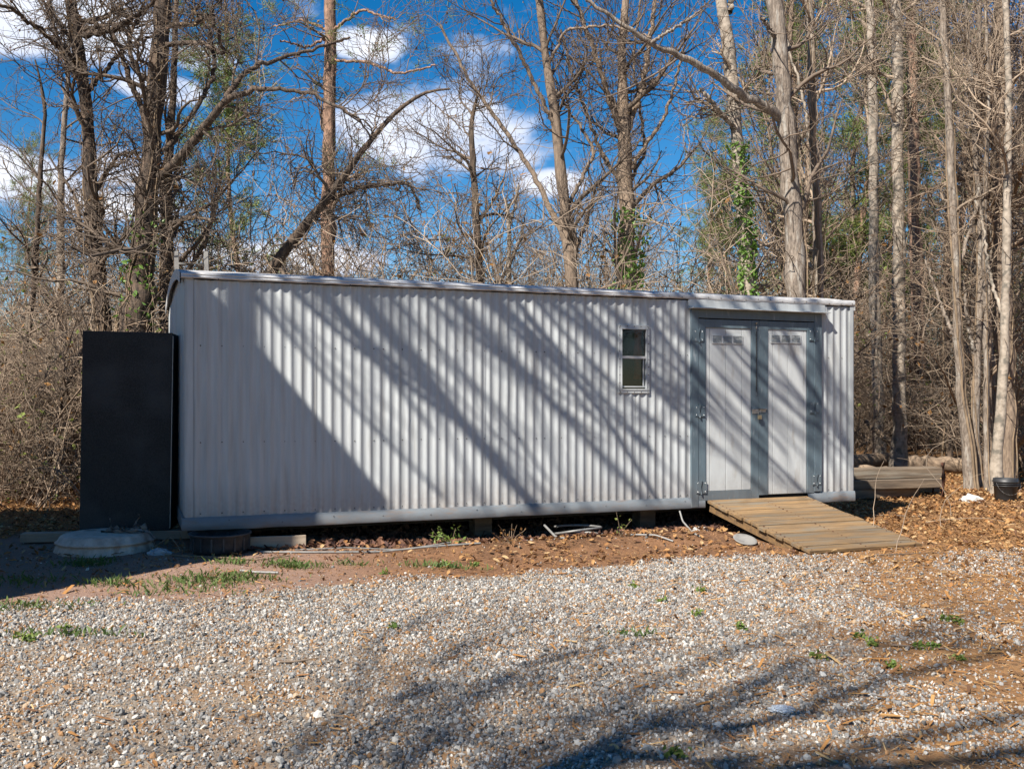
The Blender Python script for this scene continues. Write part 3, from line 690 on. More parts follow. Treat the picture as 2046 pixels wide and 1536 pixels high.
SEED = [100]
def hero(name, label, Z, path, limbs=(), bark='bark_dark', twig='twig_dark', n1=26, n2=170, n3=620, l1=(1.0, 2.6), l2=(.5, 1.3), l3=(.18, .5), zmin=.25, cat='tree', group=None,
         buds=0, budm='bud', vines=0, vtop=.6, ivy=None, flare=0, up=.06, wig=.2, top=1.35, pine=0, dz=0, a1=(35, 80)):
    SEED[0] += 1; rng = np.random.RandomState(SEED[0]); n2 = int(n2*1.2); n3 = int(n3*1.45)
    pts = [(*at(px, py, Z+(dz*i_/max(1, len(path)-1))), wd*.44*Z/FPX) for i_, (px, py, wd) in enumerate(path)]
    p0 = pts[0]; gz = float(ground(p0[0], p0[1]))
    if p0[2] > gz: 
        p1 = pts[1]; sl_ = (p0[0]-p1[0])/(p0[2]-p1[2]+1e-6); pts.insert(0, (p0[0]+sl_*(gz-p0[2])*.6, p0[1], gz-.08, p0[3]*1.12))
    else: pts[0] = (p0[0], p0[1], gz-.08, p0[3])
    zt_ = CAMH+(HZ)*Z/FPX
    pl_ = pts[-1]; pp = pts[-2]
    if path[-1][1] <= 10:                        # goes on above the frame
        sl_ = (pl_[0]-pp[0])/(pl_[2]-pp[2]); H = zt_*top
        pts.append((pl_[0]+sl_*(H-pl_[2])*.7, pl_[1]+.3, H, pl_[3]*.35))
    S = smooth_path(pts, 40)
    T = S[:, :3]; rad = S[:, 3].copy()
    T[1:-1] += rng.randn(38, 3)*rad[1:-1, None]*.12
    if flare: rad *= 1+flare*np.exp(-(T[:, 2]-gz)/.45)
    base = np.array([T[0, 0], T[0, 1], gz])
    root = thing(name, label, cat, tuple(base), 0, group)
    rad = np.maximum(rad*(1+rng.randn(40)*.05), .008)
    v, f = tubes(T[None]-base, rad[None], 14)
    v = v+rng.randn(*v.shape)*np.repeat(rad, 14)[:, None]*.05
    mesh_np('trunk', v, f, bark, root)
    LP, LR, parts = [T], [rad], []
    for lb in limbs:
        q = smooth_path([(*at(px, py, Z+dd), wd*.38*Z/FPX) for (px, py, wd, dd) in lb], 40)
        lp = q[:, :3]; lp[1:-1] += rng.randn(38, 3)*.012; lr = np.maximum(q[:, 3], .006)
        LP.append(lp); LR.append(lr)
        v, f = tubes(lp[None]-base, lr[None], 9); mesh_np('limb', v, f, bark, root)
    P0 = np.stack(LP); R0 = np.stack(LR)
    zc = zt_*1.12
    C1, R1 = grow(rng, P0, R0, n1, (zmin, .98), a1, l1, 9, rf=.5, rmin=.008, rend=.25, wig=wig, up=up, zmax=zc, rmax=.05)
    C2, R2 = grow(rng, np.concatenate([C1[:, ::2]] + [p[None, ::10][:, :5] if False else C1[:, ::2][:0] for p in LP]), R1[:, ::2], n2, (.15, 1), (25, 75), l2, 7, rf=.6, rmin=.0045, rend=.4, wig=wig*1.2, up=up, rmax=.016)
    C3, R3 = grow(rng, C2, R2, n3, (.1, 1), (25, 80), l3, 5, rf=.7, rmin=.0032, rend=.6, wig=wig*1.4, up=up*.6, rmax=.007)
    v, f = merge([tubes(C1-base, R1, 5), tubes(C2-base, R2, 4), tubes(C3-base, R3, 3)])
    mesh_np('crown', v, f, twig, root)
    if buds:
        v, f = leaves(rng, C3-base, buds, (.025, .06), .015); mesh_np('buds', v, f, budm, root, smooth=False)['kind'] = 'stuff'
    if pine:
        Cc = np.concatenate([C2[:, -1], C2[:, -3]]); D = np.concatenate([C2[:, -1]-C2[:, -2]]*2)
        kk = rng.permutation(len(Cc))[:pine]
        v, f = needle_clumps(rng, Cc[kk]-base, unit(D[kk])); mesh_np('needles', v, f, 'needles', root, smooth=False)['kind'] = 'stuff'
    if vines:
        vp, vr = [], []
        for k in range(vines):
            a0 = rng.uniform(0, 6.28); turn = rng.uniform(-5, 5); e = int(rng.uniform(.35, vtop)*40); idx = np.linspace(0, e, 40)
            i0 = np.minimum(idx.astype(int), 38); fr = (idx-i0)[:, None]
            c = T[i0]*(1-fr)+T[i0+1]*fr; rr_ = (rad[i0]*(1-fr[:, 0])+rad[i0+1]*fr[:, 0])
            an = a0+turn*np.linspace(0, 1, 40)+.3*np.sin(np.linspace(0, 9, 40)+a0)
            off = (rr_*rng.uniform(.95, 1.12)+.004+.05*np.exp(-(c[:, 2]-gz)/.5)*rng.uniform(0, 3))[:, None]
            c = c+np.stack([np.cos(an), np.sin(an), np.zeros(40)], -1)*off
            vp.append(c); vr.append(np.linspace(1, .45, 40)*rng.uniform(.008, .028))
        v, f = tubes(np.stack(vp)-base, np.stack(vr), 6); mesh_np('vines', v, f, 'vine', root)['kind'] = 'stuff'
    if ivy:
        py0, py1, nn, sp = ivy
        zz_ = rng.uniform(CAMH-(py0-HZ)*Z/FPX, CAMH-(py1-HZ)*Z/FPX, nn)
        xs_ = np.interp(zz_, T[:, 2], T[:, 0]); rr_ = np.interp(zz_, T[:, 2], rad)
        a0 = rng.uniform(-2.9, .2, nn); rad_ = rr_+rng.uniform(.0, sp, nn)*(.4+.6*np.abs(np.sin(zz_*2.3+1)))
        c = np.stack([xs_+np.cos(a0)*rad_, T[0, 1]+np.sin(a0)*rad_, zz_], -1)
        v, f = cards(rng, c-base, (.05, .12)); mesh_np('ivy', v, f, 'ivy', root, smooth=False)['kind'] = 'stuff'
    return root

# ------------------------------------------------------------------ the trees one can tell apart
hero('vine_covered_tree', 'dark crooked tree wrapped in thin vines, nearest the left edge of the photo', 14.6, [(206, 640, 34), (190, 500, 29), (180, 400, 29), (172, 200, 26), (152, 60, 25), (140, 0, 24)],
     limbs=[[(168, 70, 18, 0), (230, 58, 16, -.4), (280, 28, 12, -.7), (330, -20, 8, -1)], [(160, 130, 16, 0), (90, 70, 12, -.5), (20, 15, 9, -1), (-60, 0, 6, -1.3)], [(178, 180, 14, 0), (250, 95, 10, .4), (330, 60, 6, .8)]],
     n1=38, n2=380, n3=1500, buds=900, vines=7, vtop=1, flare=.5, wig=.26)
hero('big_vine_tree', 'thickest dark tree with flared vine-wrapped base beside the left end of the shed', 14.2, [(266, 660, 74), (281, 560, 54), (291, 450, 46), (302, 300, 39), (314, 150, 40), (326, 0, 38)],
     limbs=[[(318, 352, 27, 0), (370, 305, 24, -.3), (420, 240, 20, -.6), (450, 200, 18, -.8), (500, 178, 13, -.9), (560, 180, 10, -1), (620, 186, 9, -1), (670, 212, 8, -1.1), (720, 240, 6, -1.2)],
            [(445, 205, 15, -.8), (480, 150, 13, -.7), (530, 125, 11, -.5), (610, 105, 9, -.3), (700, 75, 6, 0)],
            [(330, 300, 16, 0), (380, 235, 13, .2), (430, 150, 12, .5), (420, 60, 10, .7), (380, 10, 8, .8)],
            [(292, 235, 17, 0), (262, 170, 15, .2), (238, 90, 12, .3), (215, 55, 12, .3), (160, 40, 8, .3)],
            [(320, 90, 14, 0), (400, 85, 12, -.5), (450, 110, 10, -.7), (420, 20, 8, -1)],
            [(330, 470, 12, 0), (375, 432, 10, -.3), (430, 440, 6, -.6)]],
     n1=50, n2=520, n3=2000, buds=1100, vines=9, vtop=.8, flare=.25, wig=.26, ivy=(640, 430, 120, .12))
hero('slim_dark_tree', 'slim dark tree rising close behind the thickest vine-wrapped tree', 15.4, [(334, 600, 28), (334, 480, 26), (333, 380, 24), (345, 200, 16), (352, 0, 10)], n1=14, n2=90, n3=300, vines=3)
hero('thin_grey_tree', 'thin grey tree between the left edge and the vine-wrapped trees', 17, [(118, 640, 18), (122, 480, 17), (122, 330, 14), (135, 180, 10), (140, 0, 7)], bark='bark_grey', n1=22, n2=150, n3=500, buds=260, budm='bud_green')
hero('leaning_sapling', 'slender dark sapling leaning at the far left edge, top frayed', 15.5, [(44, 760, 14), (70, 560, 13), (78, 380, 11), (92, 210, 8), (70, 120, 4)], n1=18, n2=130, n3=420, buds=160)
hero('pine_tree', 'straight reddish brown pine trunk rising behind the left half of the shed', 18.5, [(654, 600, 31), (655, 450, 30), (658, 250, 28), (661, 100, 26), (660, 0, 25)], bark='bark_pine', twig='twig',
     limbs=[[(660, 65, 9, 0), (720, 20, 7, -.4), (790, 40, 5, -.8)], [(662, 120, 8, 0), (740, 125, 7, -.5), (800, 150, 6, -.9), (870, 130, 4, -1.2)], [(655, 60, 8, 0), (600, 40, 6, .4), (545, 55, 4, .7)], [(658, 75, 8, 0), (610, 95, 6, -.3), (560, 80, 4, -.6)]],
     n1=20, n2=110, n3=300, l1=(.5, 1.6), pine=110, zmin=.3, up=.02, wig=.22)
hero('leaning_tree', 'dark vine-tangled trunk leaning up to the right behind the shed roof', 14.9, [(520, 585, 26), (560, 510, 24), (630, 425, 20), (690, 350, 16), (740, 280, 13), (790, 222, 10), (850, 180, 7), (900, 178, 4)],
     limbs=[[(600, 465, 18, 0), (660, 395, 14, .4), (730, 372, 12, .6), (820, 365, 9, .8), (840, 420, 5, .8)]], n1=46, n2=460, n3=1700, vines=5, vtop=.95, wig=.3, up=-.03, l1=(.6, 1.8), zmin=.1, buds=300)
hero('slender_tree', 'slender dark tree standing in front of the big white cloud', 17.5, [(962, 585, 17), (952, 450, 16), (945, 330, 14), (940, 240, 10), (960, 175, 5)], n1=26, n2=200, n3=700, buds=320, wig=.24, zmin=.3)
hero('small_white_tree', 'small forked white-barked tree low above the middle of the shed roof', 21, [(1014, 610, 12), (1018, 500, 10), (1016, 430, 9), (1010, 395, 5)], limbs=[[(1018, 450, 8, 0), (1030, 410, 6, 0), (1034, 370, 3, .2)], [(1020, 520, 6, 0), (1042, 470, 5, .2), (1050, 420, 3, .3)]], bark='bark_pale', twig='twig_pale', n1=12, n2=60, n3=200, zmin=.3, l1=(.4, 1.2), up=.15)
hero('forked_tree', 'brown tree with a long limb reaching up left across the white cloud', 15.8, [(1146, 600, 30), (1134, 480, 28), (1124, 380, 25), (1112, 250, 22), (1090, 110, 19), (1076, 0, 17)],
     limbs=[[(1136, 490, 18, 0), (1090, 395, 15, .3), (1040, 305, 13, .5), (985, 230, 11, .7), (930, 150, 9, .8), (880, 50, 7, .9)], [(1112, 260, 12, 0), (1040, 110, 10, -.4), (980, 0, 7, -.7)], [(1128, 430, 12, 0), (1190, 300, 9, .3), (1110, 180, 6, .6)],
            [(1095, 130, 9, 0), (1130, 60, 7, -.3), (1220, 50, 6, -.5), (1300, 75, 5, -.7)]],
     bark='bark_brown', n1=40, n2=360, n3=1300, wig=.2, buds=420, up=.1)
hero('many_limbed_tree', 'brown tree splitting into many upright limbs left of the pale trees', 16.4, [(1256, 600, 38), (1252, 480, 36), (1248, 330, 33), (1246, 240, 29), (1240, 120, 19), (1250, 0, 15)],
     limbs=[[(1248, 290, 18, 0), (1215, 190, 15, -.2), (1180, 80, 12, -.4), (1150, 0, 10, -.5)], [(1250, 270, 18, 0), (1285, 170, 15, .2), (1300, 60, 12, .3), (1310, 0, 10, .3)], [(1248, 380, 13, 0), (1200, 300, 10, .3), (1150, 170, 8, .5), (1120, 60, 6, .6)],
            [(1252, 350, 12, 0), (1330, 230, 9, -.2), (1370, 90, 6, -.4)], [(1262, 360, 10, 0), (1290, 300, 9, .5), (1265, 120, 7, .9), (1280, 0, 6, 1)]],
     bark='bark_brown', n1=40, n2=220, n3=640, up=.16, wig=.18, ivy=(600, 420, 420, .28), buds=300, vines=6, vtop=.6)
hero('pale_ivy_tree', 'pale-barked leaning tree with green ivy climbing its lower trunk', 16.2, [(1496, 610, 32), (1490, 500, 31), (1478, 350, 29), (1466, 200, 29), (1456, 80, 28), (1440, 0, 24)],
     limbs=[[(1470, 262, 14, 0), (1440, 225, 12, -.3), (1418, 198, 11, -.5), (1398, 178, 9, -.6)], [(1458, 25, 16, 0), (1464, -10, 14, 0), (1470, -60, 12, .1)]], bark='bark_pale', twig='twig_pale', n1=12, n2=80, n3=240, ivy=(595, 290, 620, .10), l1=(.6, 1.7), wig=.22)
hero('thick_grey_tree', 'thick grey furrowed tree behind the shed doors with a long bare limb to the left', 15.4, [(1592, 620, 46), (1586, 480, 43), (1580, 360, 41), (1568, 220, 38), (1558, 100, 36), (1548, 0, 33)],
     limbs=[[(1566, 240, 26, 0), (1530, 212, 24, -.2), (1480, 186, 21, -.4), (1435, 152, 19, -.6), (1390, 128, 18, -.8), (1340, 105, 15, -1), (1300, 85, 13, -1.2), (1240, 50, 10, -1.4), (1170, 0, 8, -1.5)], [(1552, 78, 11, 0), (1536, 58, 10, -.2), (1522, 36, 9, -.3)],
            [(1300, 86, 8, -1.2), (1340, 62, 7, -1.1), (1390, 30, 5, -1), (1420, 0, 4, -1)]],
     bark='bark_grey', n1=18, n2=120, n3=420, zmin=.4, vines=3, vtop=.7, flare=.2, wig=.22)
hero('vine_hung_tree', 'thin pinkish tree hung with straight vines just right of the thick grey tree', 16.8, [(1638, 620, 22), (1632, 450, 20), (1626, 280, 18), (1622, 120, 16), (1616, 0, 14)], limbs=[[(1628, 330, 8, 0), (1600, 180, 7, .3), (1566, 60, 5, .5), (1550, 0, 4, .6)]], bark='bark_pale', twig='twig_pale', n1=24, n2=180, n3=600, vines=8, vtop=1, wig=.18, up=.12)
hero('mottled_pale_tree', 'slim pale mottled tree just right of the shed, the left one of a pair', 24, [(1757, 902, 27), (1751, 700, 23), (1747, 500, 21), (1745, 250, 20), (1738, 0, 19)], bark='bark_pale', twig='twig_pale', n1=16, n2=120, n3=420, zmin=.5, l1=(1, 3))
hero('straight_pale_tree', 'tall straight pale grey tree behind the timber stack, the thicker one of a pair', 20.5, [(1798, 938, 34), (1796, 800, 29), (1796, 500, 27), (1794, 250, 25), (1792, 0, 24)], bark='bark_pale', twig='twig_pale', n1=16, n2=130, n3=460, zmin=.5, flare=.3, l1=(1, 2.6))
hero('reddish_pine', 'reddish brown pine trunk right of the pair of pale trees', 27, [(1842, 880, 30), (1836, 700, 28), (1828, 450, 25), (1824, 200, 22), (1820, 0, 20)], bark='bark_pine', twig='twig', n1=26, n2=160, n3=300, pine=110, zmin=.5, l1=(.8, 2.2), up=.03)
hero('dark_slim_tree', 'black-looking slim trunk standing in shade between the pine and the clump', 21, [(1897, 905, 16), (1894, 760, 16), (1890, 560, 14), (1900, 300, 12), (1892, 0, 9)], bark='bark_dark', n1=20, n2=150, n3=520, vines=3, vtop=.9)
hero('clump_tree', 'grey tree with a bend near its foot, leftmost of the clump by the bucket', 16.6, [(1938, 985, 26), (1934, 880, 22), (1922, 820, 19), (1914, 700, 17), (1906, 500, 16), (1898, 250, 16), (1882, 0, 13)], bark='bark_grey', twig='twig_pale',
     limbs=[[(1912, 690, 10, 0), (1880, 610, 8, .2), (1850, 520, 6, .4)], [(1908, 560, 10, 0), (1960, 380, 8, .3), (1990, 200, 5, .6)]], n1=22, n2=180, n3=640, vines=2, vtop=.9, zmin=.35)
hero('clump_tree', 'thin forked grey tree, second from the left in the clump by the bucket', 16.9, [(1957, 985, 18), (1950, 880, 17), (1948, 760, 17), (1956, 650, 16), (1960, 500, 14), (1945, 250, 11), (1930, 0, 8)], limbs=[[(1950, 720, 11, 0), (1934, 650, 9, -.1), (1924, 560, 7, -.2)], [(1955, 690, 10, 0), (1975, 620, 9, .2), (1985, 400, 7, .3)]], bark='bark_grey', twig='twig_pale', n1=20, n2=150, n3=560, vines=2, vtop=.9, zmin=.4)
hero('clump_tree', 'thinnest straight grey tree of the clump, directly left of the bucket', 16.4, [(1972, 990, 13), (1970, 850, 13), (1971, 700, 12), (1966, 450, 11), (1975, 200, 9), (1968, 0, 7)], bark='bark_grey', twig='twig_pale', n1=18, n2=130, n3=480, vines=1, vtop=.9, zmin=.4)
hero('silvery_tree', 'silvery spotted tree leaning to the right above the black bucket', 15.6, [(1990, 985, 28), (1996, 880, 24), (2004, 760, 22), (2010, 600, 19), (2012, 400, 17), (2016, 200, 15), (2010, 0, 13)], bark='bark_pale', twig='twig_pale', n1=20, n2=160, n3=560, zmin=.4, limbs=[[(2008, 640, 10, 0), (1980, 560, 8, .3), (1960, 420, 6, .5)]])
hero('vine_bundle_tree', 'brown tree bundled in thick upright vines at the right edge behind the bucket', 17, [(2016, 975, 36), (2014, 850, 34), (2004, 600, 36), (2000, 350, 36), (1998, 150, 34), (2004, 0, 32)], bark='bark_brown', twig='twig', n1=24, n2=200, n3=700, vines=9, vtop=1, zmin=.35)
hero('broken_branch_sapling', 'dark sapling bent up to the right low at the left edge of the thicket', 13.6, [(84, 960, 15), (110, 880, 14), (122, 790, 12), (150, 730, 10), (180, 660, 7)], n1=12, n2=80, n3=260, zmin=.2, l1=(.5, 1.3))

# ------------------------------------------------------------------ background trees, saplings, shrubs (one of each kind, then copies)
def proto_tree(kind, seed):
    rng = np.random.RandomState(seed)
    root = thing('bare_tree', 'x', 'tree')
    n = 16; H = rng.uniform(10, 13); r0_ = {0: .085, 1: .06, 2: .11}[kind]
    d = np.array([0, 0, 1.]); T = np.zeros((n, 3))
    for j in range(1, n): d = unit(d+rng.randn(3)*.05+np.array([0, 0, .12])); T[j] = T[j-1]+d*H/(n-1)
    rad = np.linspace(r0_, r0_*.18, n)
    v, f = tubes(T[None], rad[None], 8); mesh_np('trunk', v, f, 'bark_pine' if kind == 2 else ('bark_brown' if kind == 1 else 'bark_grey'), root)
    C1, R1 = grow(rng, T[None], rad[None], 46, (.12, .98), (25, 65), (.8, 3.0), 8, rf=.4, rmin=.008, rend=.25, wig=.17, up=.08, rmax=.04)
    C2, R2 = grow(rng, C1, R1, 330, (.15, 1), (25, 70), (.5, 1.5), 6, rf=.6, rmin=.006, rend=.5, wig=.22, up=.06, rmax=.014)
    C3, R3 = grow(rng, C2, R2, 800, (.1, 1), (25, 75), (.25, .7), 4, rf=.7, rmin=.0048, rend=.7, wig=.26, up=.04, rmax=.008)
    v, f = merge([tubes(C1, R1, 4), tubes(C2, R2, 3), tubes(C3, R3, 3)]); mesh_np('crown', v, f, ['twig_pale', 'twig', 'twig'][kind], root)
    if kind == 2:
        Cn = np.concatenate([C2[:, -1], C2[:, -3], C3[::2, -1]]); Dn = np.concatenate([C2[:, -1]-C2[:, -2], C2[:, -2]-C2[:, -3], C3[::2, -1]-C3[::2, -2]]); v, f = needle_clumps(rng, Cn, unit(Dn), k=22, ln=(.14, .28), wd=.011); mesh_np('needles', v, f, 'needles', root, smooth=False)['kind'] = 'stuff'
    return root
def proto_shrub(seed, H=2.6, green=False):
    rng = np.random.RandomState(seed); root = thing('bare_shrub', 'x', 'shrub')
    k, n = 15, 9; C = np.zeros((k, n, 3)); C[:, 0, :2] = rng.randn(k, 2)*.28
    d = unit(np.stack([rng.randn(k)*.4, rng.randn(k)*.4, np.ones(k)], -1)); Ls = rng.uniform(.55, 1.15, k)*H
    for j in range(1, n): d = unit(d+rng.randn(k, 3)*.22+np.array([0, 0, .0])); C[:, j] = C[:, j-1]+d*(Ls/(n-1))[:, None]
    Rr = rng.uniform(.005, .013, k)[:, None]*np.linspace(1, .3, n)[None]
    v, f = tubes(C, Rr, 5); mesh_np('stems', v, f, 'twig', root)
    C2, R2 = grow(rng, C, Rr, 220, (.1, 1), (25, 85), (.4, 1.3), 7, rf=.65, rmin=.0034, rend=.5, wig=.24, up=.06, rmax=.007)
    C3, R3 = grow(rng, C2, R2, 620, (.1, 1), (25, 75), (.2, .6), 4, rf=.7, rmin=.0028, rend=.7, wig=.26, up=.04, rmax=.005)
    v, f = merge([tubes(C2, R2, 4), tubes(C3, R3, 3)]); mesh_np('twigs', v, f, ['twig', 'twig_pale'][seed % 2], root)
    v, f = leaves(rng, C3, 420 if green else 120, (.03, .075), .03); mesh_np('leaves', v, f, 'bud_green' if green else 'dry_leaf', root, smooth=False)['kind'] = 'stuff'
    return root
rng = np.random.RandomState(77)
def in_shed(x, y, m):
    s, d = to_local(x, y); return -m < s < SL+m and -m-1.2 < d < SD+m
protos = [proto_tree(0, 11), proto_tree(1, 12), proto_tree(1, 13), proto_tree(0, 14), proto_tree(2, 15)]
LBL = {'r': ('bare slender tree in the dense wood right of and behind the shed doors', 'trees of the dense wood on the right'),
       'm': ('bare thin tree of the open wood far behind the left half of the shed', 'trees of the open wood on the left'),
       'pr': ('green pine standing deep in the wood behind the bare trees', 'pines deep in the wood')}
used = [False]*5
def put_tree(pi, x, y, s, key):
    o = protos[pi] if not used[pi] else copy_tree(protos[pi]); used[pi] = True
    o.location = (x, y, float(ground(x, y))-.05); o.rotation_euler = (0, 0, rng.uniform(0, 6.28)); o.scale = (s, s, s*rng.uniform(.9, 1.15))
    o.name = 'pine_tree' if pi == 4 else 'bare_tree'
    tag(o, LBL[key][0], 'tree', LBL[key][1])
n = 0
while n < 25:
    y = rng.uniform(17.5, 44); px = rng.uniform(1330, 2250); x = (px-1023)/FPX*y
    if in_shed(x, y, 1): continue
    put_tree(rng.choice([0, 1, 2, 3]), x, y, rng.uniform(.75, 1.25)*(.75+y/60)*(.72 if px < 1480 else 1), 'r'); n += 1
n = 0
while n < 34:
    y = rng.uniform(20, 46); px = rng.uniform(-250, 1330); x = (px-1023)/FPX*y
    if in_shed(x, y, 1.5): continue
    put_tree(rng.choice([0, 1, 2, 3]), x, y, rng.uniform(.42, .7)*(.6+y/70), 'm'); n += 1
for px, y, s in ((505, 22, .80), (1690, 29, 1.2), (1640, 31, 1.25), (1400, 34, .8), (1750, 40, 1.4), (1930, 38, 1.3), (1480, 40, .9), (2060, 33, 1.2), (40, 34, .7)):
    put_tree(4, (px-1023)/FPX*y, y, s, 'pr')
LBL['f'] = ('tree standing off to the right of the picture in front of the shed', 'trees outside the right of the picture')
for k_ in range(16):                              # the wood goes on round the right of the clearing
    x_, y_ = rng.uniform(9.5, 20), rng.uniform(-9, 5.5)
    put_tree(4 if k_ % 2 else int(rng.choice([0, 1, 2, 3])), x_, y_, rng.uniform(.7, 1.1), 'f')
shr = [proto_shrub(21), proto_shrub(22), proto_shrub(23, 3.2), proto_shrub(24, 2.2, True)]
sused = [False]*4
SL_ = {'l': ('leafless brown shrub in the tangled brush left of the shed', 'brush left of the shed'), 'r': ('leafless brown shrub among the trunks right of the shed', 'brush right of the shed'), 'b': ('leafless brown shrub rising behind the shed roof', 'brush behind the shed'),
       'g': ('shrub with a few new green leaves in the brush around the shed', 'greening shrubs around the shed')}
def put_shrub(x, y, s, key):
    pi = 3 if key == 'g' else int(rng.choice([0, 1, 2]))
    o = shr[pi] if not sused[pi] else copy_tree(shr[pi]); sused[pi] = True
    o.location = (x, y, float(ground(x, y))-.04); o.rotation_euler = (rng.uniform(-.1, .1), rng.uniform(-.1, .1), rng.uniform(0, 6.28)); o.scale = (s*rng.uniform(.9, 1.3), s*rng.uniform(.9, 1.3), s)
    tag(o, SL_[key][0], 'shrub', SL_[key][1])
def scatter(k, y0, y1, p0, p1, s0, s1, key):
    n = 0
    while n < k:
        y = y0+(y1-y0)*rng.rand()**.8; px = rng.uniform(p0, p1); x = (px-1023)/FPX*y
        if in_shed(x, y, .9): continue
        if x < -4.2 and y < 12.6: continue
        if key == 'r' and y < 19 and px < 1990 and rng.rand() < .8: continue
        put_shrub(x, y, rng.uniform(s0, s1), key if rng.rand() > .1 else 'g'); n += 1
scatter(58, 12.9, 24, -220, 330, .8, 1.6, 'l')
scatter(60, 15.5, 30, 330, 1420, 1.1, 2.1, 'b')
scatter(34, 17.5, 34, 1420, 2200, .9, 2.0, 'r')

# far wood: one mass of stems and twigs
rng = np.random.RandomState(9)
k = 520; y = rng.uniform(45, 85, k); px = rng.uniform(-500, 2600, k); x = (px-1023)/FPX*y
H = np.interp(px, [-500, 500, 1250, 1450, 1700, 2600], [5.5, 4.5, 4.5, 5.5, 7.5, 8])*rng.uniform(.6, 1.15, k)
T = np.zeros((k, 8, 3)); T[:, 0, 0] = x; T[:, 0, 1] = y; T[:, 0, 2] = ground(x, y)-.1
for j in range(1, 8): T[:, j] = T[:, j-1]+np.stack([rng.randn(k)*.12, rng.randn(k)*.12, H/7], -1)
rad = rng.uniform(.05, .14, k)[:, None]*np.linspace(1, .2, 8)[None]
C1, R1 = grow(rng, T, rad, 5200, (.05, 1), (20, 70), (1, 3.2), 6, rf=.5, rmin=.016, wig=.22, up=.1, rmax=.04)
C2, R2 = grow(rng, C1, R1, 9000, (.2, 1), (20, 70), (.6, 1.8), 4, rf=.7, rmin=.013, wig=.25, up=.06, rmax=.02)
v, f = merge([tubes(T, rad, 5), tubes(C1, R1, 3), tubes(C2, R2, 3)])
tag(mesh_np('far_wood', v, f, 'twig'), 'far brown leafless wood closing the view behind everything', 'wood', kind='stuff')

# ------------------------------------------------------------------ tall bare trees behind the photographer (they throw the dappled shade)
def shade_tree(label, base, H, spots, seed, r0_=.2, n2=260, n3=420):
    rng = np.random.RandomState(seed); gz = float(ground(base[0], base[1]))
    root = thing('overhanging_tree', label, 'tree', (base[0], base[1], gz), 0)
    T = smooth_path([(0, 0, -.1, r0_), (.1, .05, H*.35, r0_*.8), (0, .15, H*.7, r0_*.5), (.15, .1, H, r0_*.12)], 30)
    v, f = tubes(T[None, :, :3], T[None, :, 3], 12); mesh_np('trunk', v, f, 'bark_grey', root)
    LP, LR = [], []
    for (a, b, r1, r2) in spots:                 # limbs: from the trunk out to a and on to b
        a = np.array(a)-np.array([*base, gz]); b = np.array(b)-np.array([*base, gz]); zj = min(max(max(a[2], b[2])+1.2, H*.82), H*.93)
        j = np.argmin(np.abs(T[:, 2]-zj)); e = a+(a-b)*.25; e[2] = max(e[2], a[2]+.5)
        q = smooth_path([(*T[j, :3], r1*1.4), (*(T[j, :3]*.45+e*.55+np.array([0, 0, .25])), r1*1.2), (*e, r1*1.1), (*a, r1), (*((a+b)/2+rng.randn(3)*.1), (r1+r2)/2), (*b, r2)], 26)
        LP.append(q[:, :3]); LR.append(q[:, 3])
    P = np.stack(LP); Rr = np.stack(LR)
    for p, r in zip(P, Rr): v, f = tubes(p[None], r[None], 8); mesh_np('limb', v, f, 'bark_grey', root)
    C1, R1 = grow(rng, P, Rr, 60, (.3, 1), (20, 60), (.8, 2.6), 8, rf=.5, rmin=.01, wig=.18, up=.04, rmax=.03)
    C2, R2 = grow(rng, C1, R1, n2, (.15, 1), (20, 70), (.4, 1.3), 6, rf=.6, rmin=.006, wig=.2, up=.03, rmax=.014)
    C3, R3 = grow(rng, C2, R2, n3, (.1, 1), (20, 70), (.2, .6), 4, rf=.7, rmin=.004, wig=.25, up=.03)
    v, f = merge([tubes(C1, R1, 5), tubes(C2, R2, 3), tubes(C3, R3, 3)]); mesh_np('crown', v, f, 'twig', root)
def up_sun(p, d): q = Vector(p)-SUN*d; return (q.x, q.y, q.z)
def wall(px, py): return to_world(fs(px), 0, fz(px, py))
fr_ = random.Random(12)
shade_tree('tall bare tree standing behind the photographer to the left', (-7.8, 2.7), 16,
    [(up_sun(wall(690, 560), 12), up_sun(wall(1080, 1020), 12.5), .085, .06), (up_sun(wall(820, 700), 13), up_sun(wall(1130, 1020), 13), .03, .022),
     (up_sun(wall(860, 560), 13), up_sun(wall(1290, 1000), 13), .065, .045), (up_sun(wall(490, 560), 12), up_sun(wall(820, 900), 12), .022, .012),
     (up_sun(wall(1080, 590), 14), up_sun(wall(1390, 830), 14), .07, .05), (up_sun(wall(1390, 640), 14), up_sun(wall(1640, 900), 14), .05, .036),
     (up_sun(wall(1400, 800), 13), up_sun(wall(1600, 990), 13), .03, .022), (up_sun(wall(560, 560), 11), up_sun(wall(860, 800), 11.5), .016, .01),
     (up_sun(wall(1490, 640), 14), up_sun(wall(1700, 930), 14), .028, .02), (up_sun(wall(1000, 590), 13), up_sun(wall(1390, 1000), 13), .026, .018)]
    +[(up_sun(wall(x_, 575), d_), up_sun(wall(min(x_+l_, 1698), 575+l_*m_), d_+.3), r_, r_*.6) for (x_, d_, l_, m_, r_) in [(x0_+fr_.uniform(-25, 25), fr_.uniform(7.0, 12.0), fr_.uniform(220, 440), fr_.uniform(.75, 1.2), fr_.uniform(.012, .044)) for x0_ in range(470, 1650, 27)]], 31, n2=300, n3=420)
def gp(px, py): Z = FPX*CAMH/(py-HZ); return ((px-1023)/FPX*Z, Z, 0)
